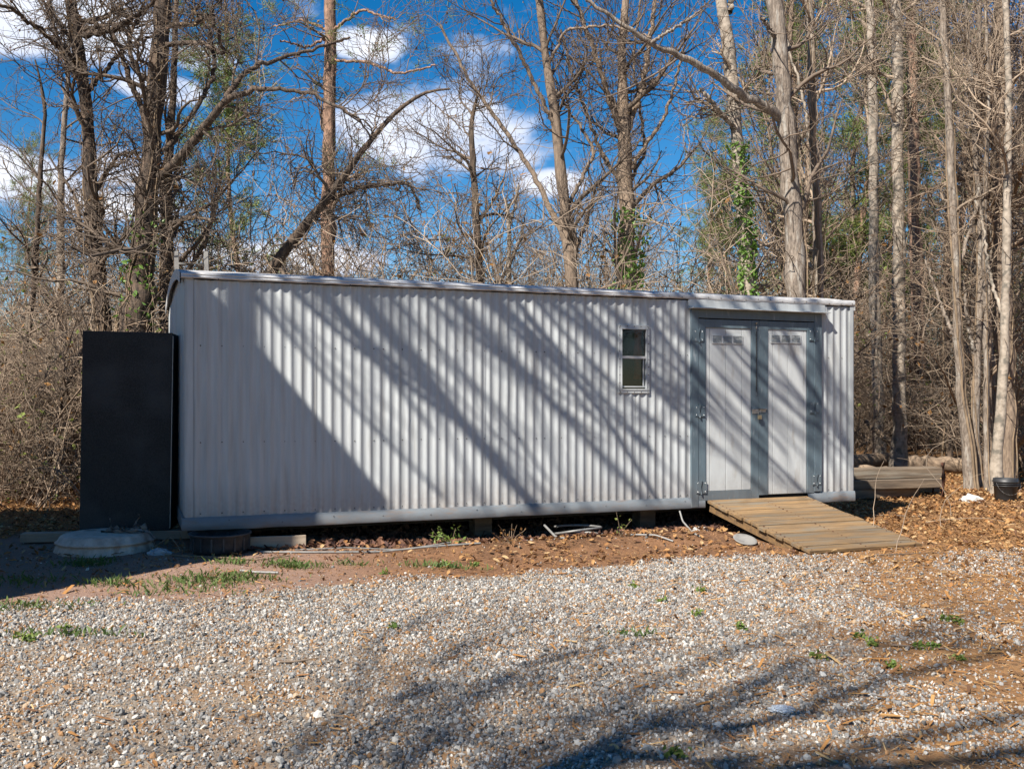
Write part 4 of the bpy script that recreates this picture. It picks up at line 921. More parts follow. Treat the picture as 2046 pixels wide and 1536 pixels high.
shade_tree('tall bare tree behind the photographer, its shade falling across the gravel', (-9.6, -8.4), 17,
    [(up_sun(gp(1400, 1500), 15), up_sun(gp(2046, 1290), 15), .05, .03), (up_sun(gp(1550, 1560), 16), up_sun(gp(2100, 1420), 16), .055, .04),
     (up_sun(gp(1350, 1480), 14), up_sun(gp(1750, 1420), 14), .05, .03), (up_sun(gp(1700, 1570), 14), up_sun(gp(2100, 1490), 14), .06, .05), (up_sun(gp(1250, 1540), 14), up_sun(gp(1650, 1500), 14), .05, .03)]
    +[(up_sun(gp(x_, y_), 15), up_sun(gp(x_+l_, y_-l_*m_), 15), r_, r_*.6) for (x_, y_, l_, m_, r_) in [(fr_.uniform(500, 1750), fr_.uniform(1240, 1520), fr_.uniform(200, 420), fr_.uniform(.1, .4), fr_.uniform(.012, .03)) for _ in range(9)]], 32, n2=380, n3=600)

# house to the left, outside the picture, whose eave shades the left of the shed
hs_ = thing('neighbouring_house', 'tall pale sided house outside the left of the picture', 'house', (CX, CY, 0), CA)
hx0, hx1, hy0, hy1, hz_ = -8.5, -3.25, -3.0, 1.2, 6.42
b = MB()
for z in np.arange(-.1, hz_-.25, .19):
    for (x0, x1, y0, y1) in ((hx0, hx1, hy0+.25, hy0+.26), (hx0, hx1, hy1-.26, hy1-.25), (hx0, hx0+.01, hy0+.26, hy1-.26), (hx1-.01, hx1, hy0+.26, hy1-.26)): b.box(x0, x1, y0, y1, z, z+.186)
b.build('siding', 'house_siding', hs_)
b = MB(); b.v = [(hx0-.25, hy0, hz_), (hx1+.25, hy0, hz_), (hx1+.25, hy1, hz_), (hx0-.25, hy1, hz_), (hx0+2, (hy0+hy1)/2, hz_+.9), (hx1-2, (hy0+hy1)/2, hz_+.9), (hx0-.25, hy0, hz_-.14), (hx1+.25, hy0, hz_-.14), (hx1+.25, hy1, hz_-.14), (hx0-.25, hy1, hz_-.14)]
b.f = [(0, 1, 5, 4), (1, 2, 5), (2, 3, 4, 5), (3, 0, 4), (0, 6, 7, 1), (1, 7, 8, 2), (2, 8, 9, 3), (3, 9, 6, 0), (6, 9, 8, 7)]; b.build('roof', 'shingle', hs_)
for xx in (-7.2, -4.9):
    for zz in (1.0, 4.0):
        wf = MB().box(xx-.45, xx+.45, hy0+.20, hy0+.249, zz, zz+1.3).build('window', 'house_siding', hs_)
        MB().box(xx-.38, xx+.38, hy0+.19, hy0+.199, zz+.07, zz+1.23).build('pane', 'black_edge', wf)

# ------------------------------------------------------------------ things round the shed
# black cabinet
cab = thing('black_cabinet', 'tall black textured metal cabinet standing by the left end of the shed', 'cabinet', (*at(249, 1060, 10.02)[:2], 0), R(10))
cab.rotation_euler = (0, R(.9), R(10)); CH0, CH1, CW = .195, 2.19, .86
MB().box(-CW/2, CW/2, -.02, .58, CH0, CH1).build('body', 'black_panel', cab, bevel=.008)
MB().box(-CW/2-.055, CW/2-.04, .60, .66, CH0+.28, CH1-.25).build('door', 'black_edge', cab, bevel=.006)
MB().box(-CW/2-.075, -CW/2-.056, .60, .65, CH0+.92, CH0+1.12).build('handle', 'black_edge', cab, bevel=.004)
MB().box(-CW/2-.022, -CW/2-.001, .45, .585, CH0+.01, CH1-.01).build('back_frame', 'black_edge', cab)
MB().box(CW/2+.001, CW/2+.008, -.012, .012, CH0+.02, CH1-.03).build('edge_strip', 'aluminium', cab)
for x in (-.3, .3): MB().box(x-.04, x+.04, .1, .4, CH0-.06, CH0-.001).build('foot', 'black_edge', cab)
def lay(name, label, cat, b, mat, px, py, Z, rz=0, bevel=0, smooth=False, dz=0, group=None):
    x, y, _ = at(px, py, Z); o = b.build(name, mat, None, smooth=smooth, bevel=bevel)
    o.location = (x, y, float(ground(x, y))+dz); o.rotation_euler = (0, 0, rz); return tag(o, label, cat, group)
lay('lumber', 'weathered timber lying under the black cabinet', 'lumber', MB().box(-.95, .68, -.06, .08, 0, .088), 'lumber', 245, 1075, 10.05, R(10), .004, dz=.005)
lay('board', 'short grey board standing on edge beneath the shed skirt', 'board', MB().box(-.26, .26, -.02, .02, -.02, .125), 'lumber', 556, 1090, 9.55, R(16), .003)
lay('support_block', 'wooden block holding up the shed near its doors', 'block', MB().box(-.1, .1, -.1, .1, -.05, ZB-.02), 'old_timber', 1286, 1045, 11.5, CA, .004)
lay('support_block', 'wooden block holding up the middle of the shed', 'block', MB().box(-.1, .1, -.1, .1, -.05, ZB-.02), 'old_timber', 960, 1045, 10.9, CA, .004)
lay('support_block', 'wooden block under the left corner of the shed', 'block', MB().box(-.1, .1, -.1, .1, -.05, ZB-.02), 'old_timber', 420, 1060, 10.3, CA, .004)
# round ridged lid
cr = np.random.RandomState(3); wv = cr.randn(96)*.012
wob = lambda a, k: (wv[int(a/6.2832*96) % 96]*(1.4 if k < 4 else .5)+.01*math.sin(3*a))
prof = [(.46, -.06), (.45, .0), (.435, .06), (.42, .088), (.418, .092), (.445, .098), (.448, .118), (.43, .128), (.405, .185), (.385, .203), (.34, .214), (.2, .218), (.001, .22)]
lid = lay('round_lid', 'round weathered concrete cover with ridged sides in front of the black cabinet', 'cover', MB().lathe([(r_, z_*.74) for r_, z_ in prof], 96, wob=wob), 'concrete', 211, 1105, 9.52, 0, smooth=True)
b = MB(); cr = random.Random(8)
pts = [(-.2, .0, .0), (-.12, .02, .025), (-.05, -.01, .035), (.02, .02, .03), (.08, -.01, .02), (.13, .02, .055), (.2, .0, .05), (.26, -.02, .02)]
b.tube(pts, [.015, .03, .034, .03, .026, .034, .036, .012], 9); b.tube([(-.15, -.03, .0), (-.02, -.05, .015), (.1, -.04, .02), (.22, -.04, .01)], [.01, .022, .024, .01], 8)
b.tube([(.10, .0, .05), (.13, .0, .10), (.16, .0, .14), (.155, 0, .17)], .006, 6); b.tube([(-.11, .0, .03), (-.115, 0, .10), (-.12, 0, .13)], .005, 6)
b.v = [(x+cr.uniform(-.006, .006), y+cr.uniform(-.006, .006), z+cr.uniform(-.005, .005)) for x, y, z in b.v]
rg = lay('rag', 'crumpled grey rag lying on the round concrete cover', 'rag', b, 'rag', 245, 1105, 9.48, smooth=True, dz=.168)
# rubber tub
prof = [(.0, .012), (.22, .012), (.235, .015), (.262, .16), (.268, .165), (.268, .178), (.285, .182), (.285, .165), (.272, .158), (.258, .06), (.245, .0), (.0, .0)]
tub = lay('rubber_tub', 'black rubber feed tub tucked under the left corner of the shed', 'tub', MB().lathe(prof, 48), 'rubber', 440, 1100, 9.32, smooth=True, dz=.01)
b = MB()
for a in np.linspace(0, 2*math.pi, 17)[:-1]:
    mt = Matrix.Rotation(a, 4, 'Z'); b.box(.250, .272, -.008, .008, .03, .15, mt)
rb = b.build('ribs', 'rubber', tub); rb['kind'] = 'stuff'
# hoses and pipes
def hose(label, pts, r, mat='white_plastic', name='hose', cat='hose', lift=.012):
    P = smooth_path([(x, y, float(ground(x, y))+z+lift) for (x, y, z) in [(*at(px, py, Z)[:2], z) for (px, py, Z, z) in pts]], 30)
    v, f = tubes(P[None]-P[0], np.full((1, 30), r), 8); o = mesh_np(name, v, f, mat); o.location = tuple(P[0]); return tag(o, label, cat)
hose('long white hose lying along the dirt in front of the shed', [(520, 1100, 9.3, 0), (640, 1098, 9.35, .0), (760, 1095, 9.5, 0), (860, 1090, 9.7, .02), (960, 1085, 9.9, 0)], .010)
hose('thin white tube beside the long white hose', [(590, 1092, 9.45, 0), (700, 1090, 9.55, .02), (800, 1092, 9.65, 0), (900, 1080, 9.9, .03)], .006)
hose('short white pipe lying on the shaded dirt near the grass', [(480, 1142, 8.4, 0), (510, 1145, 8.35, 0), (556, 1146, 8.35, 0)], .011, name='pipe', cat='pipe')
hose('grey cable hanging from the skirt left of the ramp', [(1358, 1030, 10.95, .22), (1364, 1050, 10.9, .1), (1385, 1078, 10.6, .0), (1400, 1080, 10.5, 0)], .010, name='cable', cat='cable')
hose('pale pipe leaning out from under the shed', [(1088, 1040, 10.6, .16), (1110, 1060, 10.35, .02), (1130, 1066, 10.2, 0)], .013, name='pipe', cat='pipe')
hose('pale coil of pipe lying under the middle of the shed', [(1105+50*math.cos(t)+50, 1055, 10.75+.28*math.sin(t), .02+.012*t) for t in np.linspace(0, 10, 26)], .012, name='pipe_coil', cat='pipe')
hose('white tube end poking from the leaves left of the ramp', [(1250, 1070, 10.5, 0), (1310, 1070, 10.4, .02), (1345, 1072, 10.3, 0)], .009)
hose('pale root looping along the ground near the rubber tub', [(330, 1095, 9.1, 0), (420, 1104, 8.9, .01), (520, 1110, 8.9, 0), (580, 1098, 9.1, .01)], .007, 'vine', 'root', 'root')
hose('bent dry stem arching by the rubber tub', [(300, 1080, 9.4, .0), (340, 1070, 9.5, .12), (352, 1080, 9.4, .06), (362, 1095, 9.3, 0)], .006, 'vine', 'dry_stem', 'stem')
hose('curved dark twig lying on the ramp boards', [(1722, 1055, 10.9, .12), (1735, 1075, 10.7, .10), (1770, 1092, 10.35, .06), (1800, 1096, 10.2, .035)], .007, 'twig_dark', 'twig', 'twig')
# paper plate and lid under the ramp
lay('plastic_dish', 'pale plastic dish leaning on the dirt under the ramp edge', 'dish', MB().lathe([(.0, .012), (.10, .012), (.122, .03), (.126, .024), (.105, .002), (0, .0)], 28), 'lid_grey', 1488, 1075, 10.3, smooth=True, dz=.03).rotation_euler = (R(18), R(8), 0)
# timbers, logs
def beam(label, px0, py0, Z0, px1, Z1, z, w_, h_, roll=0):
    a = Vector(at(px0, 0, Z0)[:2]+(0,)); b_ = Vector(at(px1, 0, Z1)[:2]+(0,)); d = b_-a
    m = MB().box(0, d.length, -w_/2, w_/2, 0, h_); o = m.build('timber', 'old_timber', None, bevel=.008)
    g0 = float(ground(a.x, a.y)); o.location = (a.x, a.y, g0+z); o.rotation_euler = (roll, 0, math.atan2(d.y, d.x)); return tag(o, label, 'timber', 'stacked timbers right of the shed')
beam('lowest grey timber of the stack right of the shed', 1650, 0, 14.9, 1826, 15.6, .02, .2, .14)
beam('middle timber of the stack right of the shed', 1650, 0, 15.0, 1878, 15.5, .165, .2, .13)
beam('topmost timber of the stack right of the shed', 1640, 0, 15.25, 1876, 15.75, .30, .2, .15)
beam('rear timber lying level with the topmost one of the stack', 1660, 0, 15.6, 1866, 16.1, .30, .16, .14)
beam('rear lower timber behind the stack right of the shed', 1660, 0, 15.6, 1870, 16.1, .02, .2, .27)
def log(label, p0, p1, r, mat='log_bark'):
    (px0, Z0, z0), (px1, Z1, z1) = p0, p1
    a = np.array(at(px0, 0, Z0)); b_ = np.array(at(px1, 0, Z1)); a[2] = float(ground(a[0], a[1]))+r+z0; b_[2] = float(ground(b_[0], b_[1]))+r+z1
    P = np.linspace(0, 1, 12)[:, None]*(b_-a); cr_ = np.random.RandomState(int(abs(px0))); P[1:-1] += cr_.randn(10, 3)*.012
    rt = thing('log', label, 'log', tuple(a)); v, f = tubes(P[None], (r*(1+cr_.randn(12)*.04))[None], 14); mesh_np('bark', v, f, mat, rt)
    for q, k in ((P[0], 0), (P[-1], 1)):
        d = unit(b_-a)*(1 if k else -1); u = unit(np.cross(d, [0, 0, 1])); w2 = np.cross(d, u); an = np.arange(14)*2*np.pi/14
        vv = np.concatenate([[q+d*.004], q+d*.002+(np.cos(an)[:, None]*u+np.sin(an)[:, None]*w2)*r*.97]); ff = np.array([[0, 1+i_, 1+(i_+1) % 14] for i_ in range(14)]); mesh_np('cut_end', vv, ff, 'cut_wood', rt, smooth=False)
log('round sawn log lying behind the timber stack', (1715, 17.2, .12), (1802, 16.3, .10), .13)
log('long fallen log lying between the trees behind the timbers', (1818, 19.6, .03), (1940, 19.4, .03), .16)
log('fallen log close against the right end of the shed', (1690, 20.0, .05), (1775, 21.0, .05), .15)
log('fallen trunk on the litter at the left edge of the wood', (-60, 14.6, .0), (150, 15.4, .05), .12)
log('thin fallen pole leaning across the brush behind the stack', (1800, 21, .3), (1730, 22, .9), .05)
log('grey fallen trunk leaning at the right edge of the photo', (2060, 17.5, .9), (1995, 19.5, .1), .06, 'bark_grey')
for (px, h_, l_) in ((1864, .34, 'short rusty pipe standing up behind the timber stack'), (1884, .55, 'taller dark rusty post at the end of the timber stack')):
    lay('rusty_post', l_, 'post', MB().tube([(0, 0, -.05), (.01, 0, h_*.6), (.0, 0, h_)], .035, 8), 'rust', px, 0, 15.9 if px < 1870 else 15.2, smooth=True)
# bucket
bk = thing('bucket', 'black plastic bucket at the foot of the clump of trees', 'bucket', (*at(2009, 0, 14.9)[:2], float(ground(*at(2009, 0, 14.9)[:2]))), 0)
MB().lathe([(.0, .01), (.14, .01), (.15, .02), (.165, .27), (.178, .275), (.178, .295), (.172, .3), (.172, .335), (.16, .335), (.155, .27), (.14, .02), (.0, .02)], 36).build('body', 'bucket_black', bk, smooth=True)
for z in (.22, .25): MB().lathe([(.163, z), (.176, z+.002), (.176, z+.010), (.165, z+.012)], 36).build('rim_band', 'bucket_black', bk, smooth=True)
MB().tube([(.178*math.cos(t), -.178*math.sin(t)*.5-.09, .27-.17*math.sin(t)) for t in np.linspace(0, math.pi, 14)], .004, 5).build('bail', 'steel', bk, smooth=True)
def lump(name, label, cat, mat, px, Z, sx, sy, sz, seed, sub=3, dz=0):
    import bmesh
    bm = bmesh.new(); bmesh.ops.create_icosphere(bm, subdivisions=sub, radius=1); r_ = random.Random(seed)
    for v in bm.verts:
        k_ = 1+.16*math.sin(v.co.x*5+seed)*math.sin(v.co.y*6+1)+.1*math.sin(v.co.z*9+v.co.x*7)+r_.uniform(-.05, .05); v.co = Vector((v.co.x*sx*k_, v.co.y*sy*k_, max(v.co.z, -.4)*sz*k_))
    me = bpy.data.meshes.new(name); bm.to_mesh(me); bm.free(); me.materials.append(M[mat]); o = bpy.data.objects.new(name, me); COL.objects.link(o)
    x, y, _ = at(px, 0, Z); o.location = (x, y, float(ground(x, y))+dz); return tag(o, label, cat)
lump('white_rock', 'white quartz-like rock on the leaves left of the bucket', 'rock', 'white_rock', 1941, 14.8, .17, .12, .10, 3)
lump('plastic_scrap', 'crumpled clear plastic wrapper lying on the gravel at lower right', 'wrapper', 'clear_plastic', 1562, 4.75, .06, .035, .02, 7, dz=.02)
lump('plastic_scrap', 'crumpled grey plastic bag between the cover and the tub', 'bag', 'clear_plastic', 318, 9.2, .10, .06, .05, 9, dz=.01)
lump('foil_scrap', 'torn white paper scrap in the leaves under the shed near the ramp', 'scrap', 'white_rock', 1402, 11.0, .10, .05, .03, 12, dz=.02)
# ladder behind the shed
lx, ly, _ = at(378, 0, 13.35)
ld_ = thing('ladder', 'metal ladder leaning behind the left end of the shed', 'ladder', (lx, ly+.5, float(ground(lx, ly))), 0)
for x in (-.2, .2): 
    o = MB().box(x-.03, x+.03, -.012, .012, 0, 3.45).build('rail', 'aluminium', ld_); o.rotation_euler = (R(7), 0, 0)
for z in np.arange(.28, 3.3, .3):
    o = MB().tube([(-.17, 0, z), (.17, 0, z)], .02, 8).build('rung', 'aluminium', ld_, smooth=True); o.rotation_euler = (R(7), 0, 0)

# small plants
def sprig(name, label, cat, px, py, Z, h_, k, mat, size, seed, group=None, stem='weed', sp=.35, lf=14):
    rng = np.random.RandomState(seed); x, y, _ = at(px, py, Z); rt = thing(name, label, cat, (x, y, float(ground(x, y))), 0, group)
    C = np.zeros((k, 6, 3)); d = unit(np.stack([rng.randn(k)*sp, rng.randn(k)*sp, np.ones(k)], -1)); Ls = rng.uniform(.5, 1, k)*h_
    for j in range(1, 6): d = unit(d+rng.randn(k, 3)*.15); C[:, j] = C[:, j-1]+d*(Ls/5)[:, None]
    v, f = tubes(C, np.full((k, 6), .0035)*np.linspace(1, .5, 6)[None], 4); mesh_np('stem', v, f, stem, rt)
    v, f = leaves(rng, C, lf*k, size, size[1]*.35, (.25, 1)); mesh_np('leaves', v, f, mat, rt, smooth=False)
    return rt
sprig('sapling', 'small leafy seedling growing in front of the skirt left of the ramp', 'seedling', 1240, 1065, 10.4, .32, 3, 'bud_green', (.025, .05), 1, stem='vine', lf=5)
sprig('bramble', 'low green bramble at the shed skirt below the middle of the wall', 'bramble', 900, 1080, 10.0, .34, 9, 'weed', (.03, .06), 2, stem='vine', sp=.8, lf=9)
sprig('bramble', 'dry pale stalks sprouting beside the bramble under the shed', 'stalks', 1020, 1085, 9.9, .28, 12, 'dry_leaf', (.02, .04), 3, stem='vine', sp=.9, lf=3)
sprig('bramble', 'leafless pale sprouts by the corner of the shed next to the tub', 'stalks', 370, 1090, 9.35, .22, 7, 'dry_leaf', (.02, .03), 4, stem='vine', sp=1.0, lf=2)
for k, (px, py) in enumerate([(785, 1246), (1268, 1166), (1390, 1222), (1480, 1250), (1325, 1195), (1715, 1262), (1745, 1276), (1890, 1232), (1915, 1238), (1640, 1306), (1785, 1325), (1838, 1282), (1865, 1284), (1915, 1304), (1350, 1500), (130, 1252), (40, 1272), (60, 1274), (770, 1146), (890, 1128), (950, 1125), (1400, 1176)]):
    Z = FPX*1.47/(py-HZ)
    lab = 'small green weed rosette growing in the gravel'
    sprig('weed', lab, 'weed', px, py, Z, .045, 9, 'weed', (.022, .045), 40+k, 'weeds dotted over the gravel', sp=1.6, lf=5)
# grass
rng = np.random.RandomState(5); c = []
for (px, py, sx_, sy_, k) in [(400, 1160, .26, .13, 420), (460, 1152, .2, .08, 260), (175, 1128, .12, .08, 260), (225, 1162, .12, .06, 160), (350, 1175, .3, .08, 120), (30, 1160, .2, .1, 160), (40, 1200, .3, .06, 200), (565, 1127, .10, .05, 130), (595, 1132, .12, .05, 160), (460, 1128, .1, .05, 120), (120, 1255, .25, .03, 120), (1270, 1250, .1, .04, 40), (880, 1125, .18, .05, 160), (710, 1125, .1, .04, 60)]:
    Z = FPX*1.44/(py-HZ); x, y, _ = at(px, py, Z); q = np.stack([x+rng.randn(k)*sx_, y+rng.randn(k)*sy_], -1); c.append(q)
c = np.concatenate(c); k = len(c); h_ = rng.uniform(.025, .085, k)
b0 = np.stack([c[:, 0], c[:, 1], ground(c[:, 0], c[:, 1])-.004], -1); ln = unit(np.stack([rng.randn(k)*.55, rng.randn(k)*.55, np.ones(k)], -1))
sd = unit(np.cross(ln, rng.randn(k, 3)))*.0022
V = np.stack([b0-sd, b0+sd, b0+ln*h_[:, None]*.6+sd*.7, b0+ln*h_[:, None]+np.stack([rng.randn(k)*.015, rng.randn(k)*.015, np.zeros(k)], -1)], 1).reshape(-1, 3); i = np.arange(k)*4
tag(mesh_np('grass', V, np.stack([i, i+1, i+2, i+3], -1), 'grass', smooth=False), 'short green grass tufts on the shaded dirt and gravel edge', 'grass', kind='stuff')
# fallen twigs near the right of the shed and on the litter
rng = np.random.RandomState(14)
for k, (px, py, ln_, az, el, lab) in enumerate([(1745, 1075, .9, 2.0, 1.0, 'thin pale stick standing in the shade beside the ramp'), (1790, 1100, .8, 1.2, .9, 'bent pale stick rising from the leaves right of the ramp'), (1850, 1040, 1.5, .4, .45, 'long pale stick slanting across the front of the timber stack'),
                             (1840, 1030, 1.6, 2.9, .08, 'long thin branch lying on the leaves in front of the timbers'), (1900, 1030, 1.2, 1.9, .9, 'dry stem leaning against the end of the timbers'), (1880, 1050, .9, 1.5, 1.2, 'upright dry stem next to the rusty post'),
                             (1960, 1010, 1.5, .2, .15, 'curved dry branch in front of the bucket'), (1290, 1275, .5, .35, .02, 'crooked dark stick on the sunny gravel'), (1780, 1282, .45, -.12, .02, 'dark straight stick among the weeds on the gravel'), (560, 1320, .3, .1, .02, 'thin dark stick on the left gravel'), (1750, 1105, .7, .1, .05, 'dark stick at the right edge of the ramp')]):
    Z = FPX*1.48/(py-HZ); x, y, _ = at(px, py, Z); z0 = float(ground(x, y)); P = np.zeros((1, 9, 3)); d = np.array([math.cos(az)*math.cos(el), math.sin(az)*math.cos(el)*.6, math.sin(el)])
    for j in range(1, 9): d = unit(d+rng.randn(3)*.16*np.array([1, 1, .4])+np.array([.05, 0, -.14*(el > .3)])); P[0, j] = P[0, j-1]+d*ln_/8
    if el < .3: P[0, :, 2] = np.abs(P[0, :, 2])*.3
    v, f = tubes(P, np.linspace(.010, .003, 9)[None]*(.8 if el < .1 else .5), 5); o = mesh_np('stick', v, f, 'twig_dark' if 'dark' in lab else 'twig_pale'); o.location = (x, y, z0+.012); tag(o, lab, 'stick')

# ------------------------------------------------------------------ gravel, chips, leaf litter (instanced stones and leaves)
def scatter_stuff(name, label, cat, P, idx, rot, scl, protos_, n_=None):
    me = bpy.data.meshes.new(name); me.vertices.add(len(P)); me.vertices.foreach_set('co', P.astype(np.float32).ravel())
    for nm, ty, da in (('rot', 'FLOAT_VECTOR', rot), ('scl', 'FLOAT_VECTOR', scl)):
        a = me.attributes.new(nm, ty, 'POINT'); a.data.foreach_set('vector', da.astype(np.float32).ravel())
    a = me.attributes.new('idx', 'INT', 'POINT'); a.data.foreach_set('value', idx.astype(np.int32))
    o = bpy.data.objects.new(name, me); COL.objects.link(o); tag(o, label, cat, kind='stuff')
    cl = bpy.data.collections.new(name+'_kinds')
    for p in protos_: cl.objects.link(p)
    g = bpy.data.node_groups.new(name, 'GeometryNodeTree'); g.is_modifier = True
    g.interface.new_socket('Geometry', in_out='INPUT', socket_type='NodeSocketGeometry'); g.interface.new_socket('Geometry', in_out='OUTPUT', socket_type='NodeSocketGeometry')
    n = g.nodes; gi = n.new('NodeGroupInput'); go_ = n.new('NodeGroupOutput'); ip = n.new('GeometryNodeInstanceOnPoints'); ci = n.new('GeometryNodeCollectionInfo')
    ci.inputs['Collection'].default_value = cl; ci.inputs['Separate Children'].default_value = True; ci.inputs['Reset Children'].default_value = True
    def na(nm, ty): k = n.new('GeometryNodeInputNamedAttribute'); k.data_type = ty; k.inputs['Name'].default_value = nm; return k.outputs['Attribute']
    ip.inputs['Pick Instance'].default_value = True
    g.links.new(gi.outputs[0], ip.inputs['Points']); g.links.new(ci.outputs[0], ip.inputs['Instance']); g.links.new(na('idx', 'INT'), ip.inputs['Instance Index'])
    g.links.new(na('rot', 'FLOAT_VECTOR'), ip.inputs['Rotation']); g.links.new(na('scl', 'FLOAT_VECTOR'), ip.inputs['Scale']); g.links.new(ip.outputs[0], go_.inputs[0])
    md = o.modifiers.new('scatter', 'NODES'); md.node_group = g
    return o
def stone_proto(seed):
    import bmesh
    bm = bmesh.new(); bmesh.ops.create_icosphere(bm, subdivisions=1, radius=.5); r_ = random.Random(seed)
    for v in bm.verts: v.co *= r_.uniform(.72, 1.2)
    me = bpy.data.meshes.new('stone'); bm.to_mesh(me); bm.free(); me.materials.append(M['stone']); return bpy.data.objects.new('stone', me)
def leaf_proto(seed, mat, elong=1.):
    r_ = random.Random(seed); b = MB(); n_ = 4; L_ = .5
    for j in range(n_+1):
        u = j/n_; wd = (math.sin(math.pi*(u*.9+.05))**.8)*.28/elong; z = .16*math.sin(u*2.6+seed)+.05
        b.v += [(u-L_, -wd*r_.uniform(.7, 1.2), z+.10*r_.uniform(.2, 1)), (u-L_, 0, z-.02), (u-L_, wd*r_.uniform(.7, 1.2), z+.10*r_.uniform(.2, 1))]
    for j in range(n_):
        q = 3*j; b.f += [(q, q+1, q+4, q+3), (q+1, q+2, q+5, q+4)]
    me = bpy.data.meshes.new('leaf'); me.from_pydata(b.v, [], b.f); me.materials.append(M[mat]); return bpy.data.objects.new('leaf', me)
def chip_proto(seed):
    r_ = random.Random(seed); b = MB(); b.box(-.5, .5, -.09, .09, -.02, .03); b.v = [(x*r_.uniform(.75, 1.1), y*r_.uniform(.5, 1.2), z*r_.uniform(.6, 1.3)) for x, y, z in b.v]
    me = bpy.data.meshes.new('chip'); me.from_pydata(b.v, [], b.f); me.materials.append(M['wood_chip']); return bpy.data.objects.new('chip', me)
rng = np.random.RandomState(2)
def frustum_points(k, y0, y1, pw=1.0, m=.08):
    y = np.sqrt(rng.uniform(y0**2, y1**2, int(k))); x = rng.uniform(-1, 1, int(k))*(y*(.514+m)+.5); return x, y
def vnoise(x, y, s):
    return .5+.25*np.sin(x*s+1.3*np.sin(y*s*.7+.5))+.25*np.sin(y*s*1.2+1.7*np.sin(x*s*.8+2))
x, y = frustum_points(360000, 3.0, 10.4)
e = gravel_edge(x)-y; brown = sstep(.0, 2.4, x-.33*(y-5))*.9
keep = (e+.35*(vnoise(x, y, 4)-.5)+rng.randn(len(x))*.12 > 0)
keep &= rng.rand(len(x)) > np.clip(brown, 0, .85)*(.35+.65*(vnoise(x, y, 2.1) > .35))
keep &= rng.rand(len(x)) > .45*(vnoise(x+7, y+3, 1.3) > .68)
stray = (rng.rand(len(x)) < .006) & (y < 10.4); keep |= stray
x, y = x[keep], y[keep]; k = len(x)
sz = np.clip(rng.lognormal(math.log(.0125), .42, k), .005, .045)
z = ground(x, y)+sz*rng.uniform(.02, .3, k)
scatter_stuff('gravel', 'grey and white crushed stone gravel covering the foreground', 'gravel', np.stack([x, y, z], -1), rng.randint(0, 6, k), rng.uniform(0, 6.28, (k, 3)), np.stack([sz*rng.uniform(.8, 1.35, k), sz*rng.uniform(.7, 1.1, k), sz*rng.uniform(.5, .85, k)], -1), [stone_proto(s) for s in range(6)])
# wood chips and straw
x, y = frustum_points(64000, 3.0, 12.5)
pr = .16+.84*sstep(.0, 2.6, x-.33*(y-5))+.2*(vnoise(x, y, 1.7) > .6)-.1*sstep(0, -3, x); keep = (rng.rand(len(x)) < pr) & ~np.array([in_shed(a_, b_, -.05) for a_, b_ in zip(x, y)]); x, y = x[keep], y[keep]; k = len(x)
ls_, ld2 = to_local(x, y); kp = ~((ls_ > r0-.05) & (ls_ < r1+.1) & (ld2 > -1.85) & (ld2 < 0)); x, y = x[kp], y[kp]; k = len(x)
sz = rng.lognormal(math.log(.028), .55, k)
scatter_stuff('wood_chips', 'brown wood chips and straw strewn over the gravel', 'wood chips', np.stack([x, y, ground(x, y)+.014], -1), rng.randint(0, 4, k), np.stack([rng.randn(k)*.25, rng.randn(k)*.25, rng.uniform(0, 6.28, k)], -1), np.stack([sz, sz*rng.uniform(.4, .9, k), sz*.5], -1), [chip_proto(s) for s in range(4)])
# leaf litter
x1, y1 = frustum_points(90000, 8.0, 24, m=.1)
x2, y2 = frustum_points(6500, 3.0, 9.6)
x = np.concatenate([x1, x2]); y = np.concatenate([y1, y2])
s_a, d_a = to_local(x, y)
edge = y-gravel_edge(x)
p = np.where(edge > 0, .12+.5*sstep(.1, 1.2, edge), .05+.12*sstep(1.5, 3.5, x-.1*(y-5)))
p = np.where((d_a < -.02) & (s_a > 0) & (s_a < 5.6) & (edge > 0), 1.0*(.35+vnoise(x, y, 5))*(.4+.6*sstep(-.9, -.3, d_a)), p)
p = np.where((x < -.5) & (y < 10.2), p*.3, p)
p = np.where((s_a > SL-.3) | (d_a > SD) | (s_a < -.8) & (y > 10.2), .95, p)
p = np.where((d_a >= 0) & (d_a < SD) & (s_a > 0) & (s_a < SL), .0, p)
keep = (rng.rand(len(x)) < p) & ~((s_a > r0-.05) & (s_a < r1+.12) & (d_a > -1.9) & (d_a < 0)); x, y = x[keep], y[keep]; k = len(x)
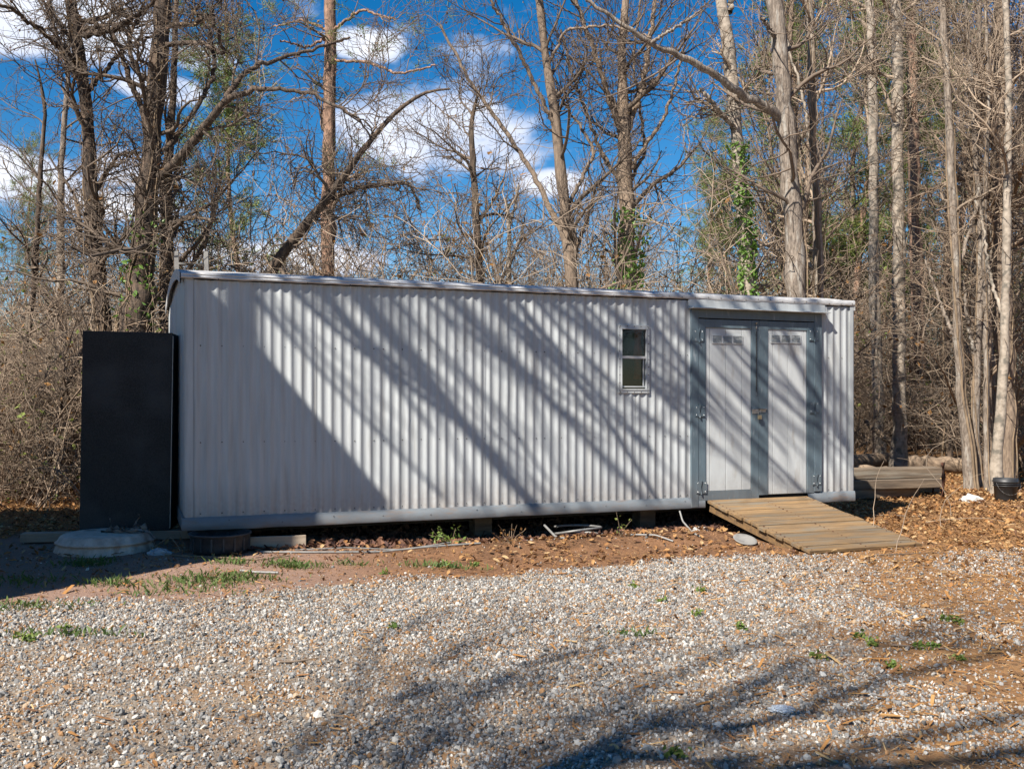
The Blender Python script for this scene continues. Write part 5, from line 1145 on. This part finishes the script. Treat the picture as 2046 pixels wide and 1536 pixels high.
sz = rng.uniform(.025, .08, k)*np.where(y < 9, .75, 1)
scatter_stuff('leaf_litter', 'fallen brown leaves carpeting the wood floor and drifting onto the dirt', 'leaves', np.stack([x, y, ground(x, y)+.012+rng.rand(k)*.02*(y > 9)], -1), rng.randint(0, 5, k), np.stack([rng.randn(k)*.35, rng.randn(k)*.35, rng.uniform(0, 6.28, k)], -1), np.stack([sz, sz, sz], -1), [leaf_proto(s, 'leaf_litter') for s in range(5)])
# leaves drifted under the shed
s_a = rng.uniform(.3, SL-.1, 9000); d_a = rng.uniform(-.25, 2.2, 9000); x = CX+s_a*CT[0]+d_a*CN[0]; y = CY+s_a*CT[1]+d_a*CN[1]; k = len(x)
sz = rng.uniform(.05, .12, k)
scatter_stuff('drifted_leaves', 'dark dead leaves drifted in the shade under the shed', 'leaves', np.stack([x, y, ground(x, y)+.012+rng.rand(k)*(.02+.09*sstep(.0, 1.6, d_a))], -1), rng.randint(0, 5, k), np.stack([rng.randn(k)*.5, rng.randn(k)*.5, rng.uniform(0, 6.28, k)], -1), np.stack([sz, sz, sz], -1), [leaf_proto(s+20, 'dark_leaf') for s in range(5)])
# pebbles of soil on the dirt strip
x, y = frustum_points(30000, 7.0, 12.0); s_a, d_a = to_local(x, y); keep = (y > gravel_edge(x)-.1) & (d_a < .1) & (rng.rand(len(x)) < .5); x, y = x[keep], y[keep]; k = len(x); sz = np.clip(rng.lognormal(math.log(.014), .5, k), .005, .06)
def clod(s): o = stone_proto(s+50); o.data.materials.clear(); o.data.materials.append(M['clod']); return o
ramp_material('clod', [(0, (.19, .095, .045)), (.35, (.24, .13, .065)), (.6, (.12, .06, .035)), (.85, (.27, .17, .10)), (.99, (.4, .36, .3))])
scatter_stuff('soil_clods', 'crumbs of red brown soil on the bare strip before the shed', 'soil', np.stack([x, y, ground(x, y)+sz*.1], -1), rng.randint(0, 3, k), rng.uniform(0, 6.28, (k, 3)), np.stack([sz, sz*.8, sz*.6], -1), [clod(s) for s in range(3)])
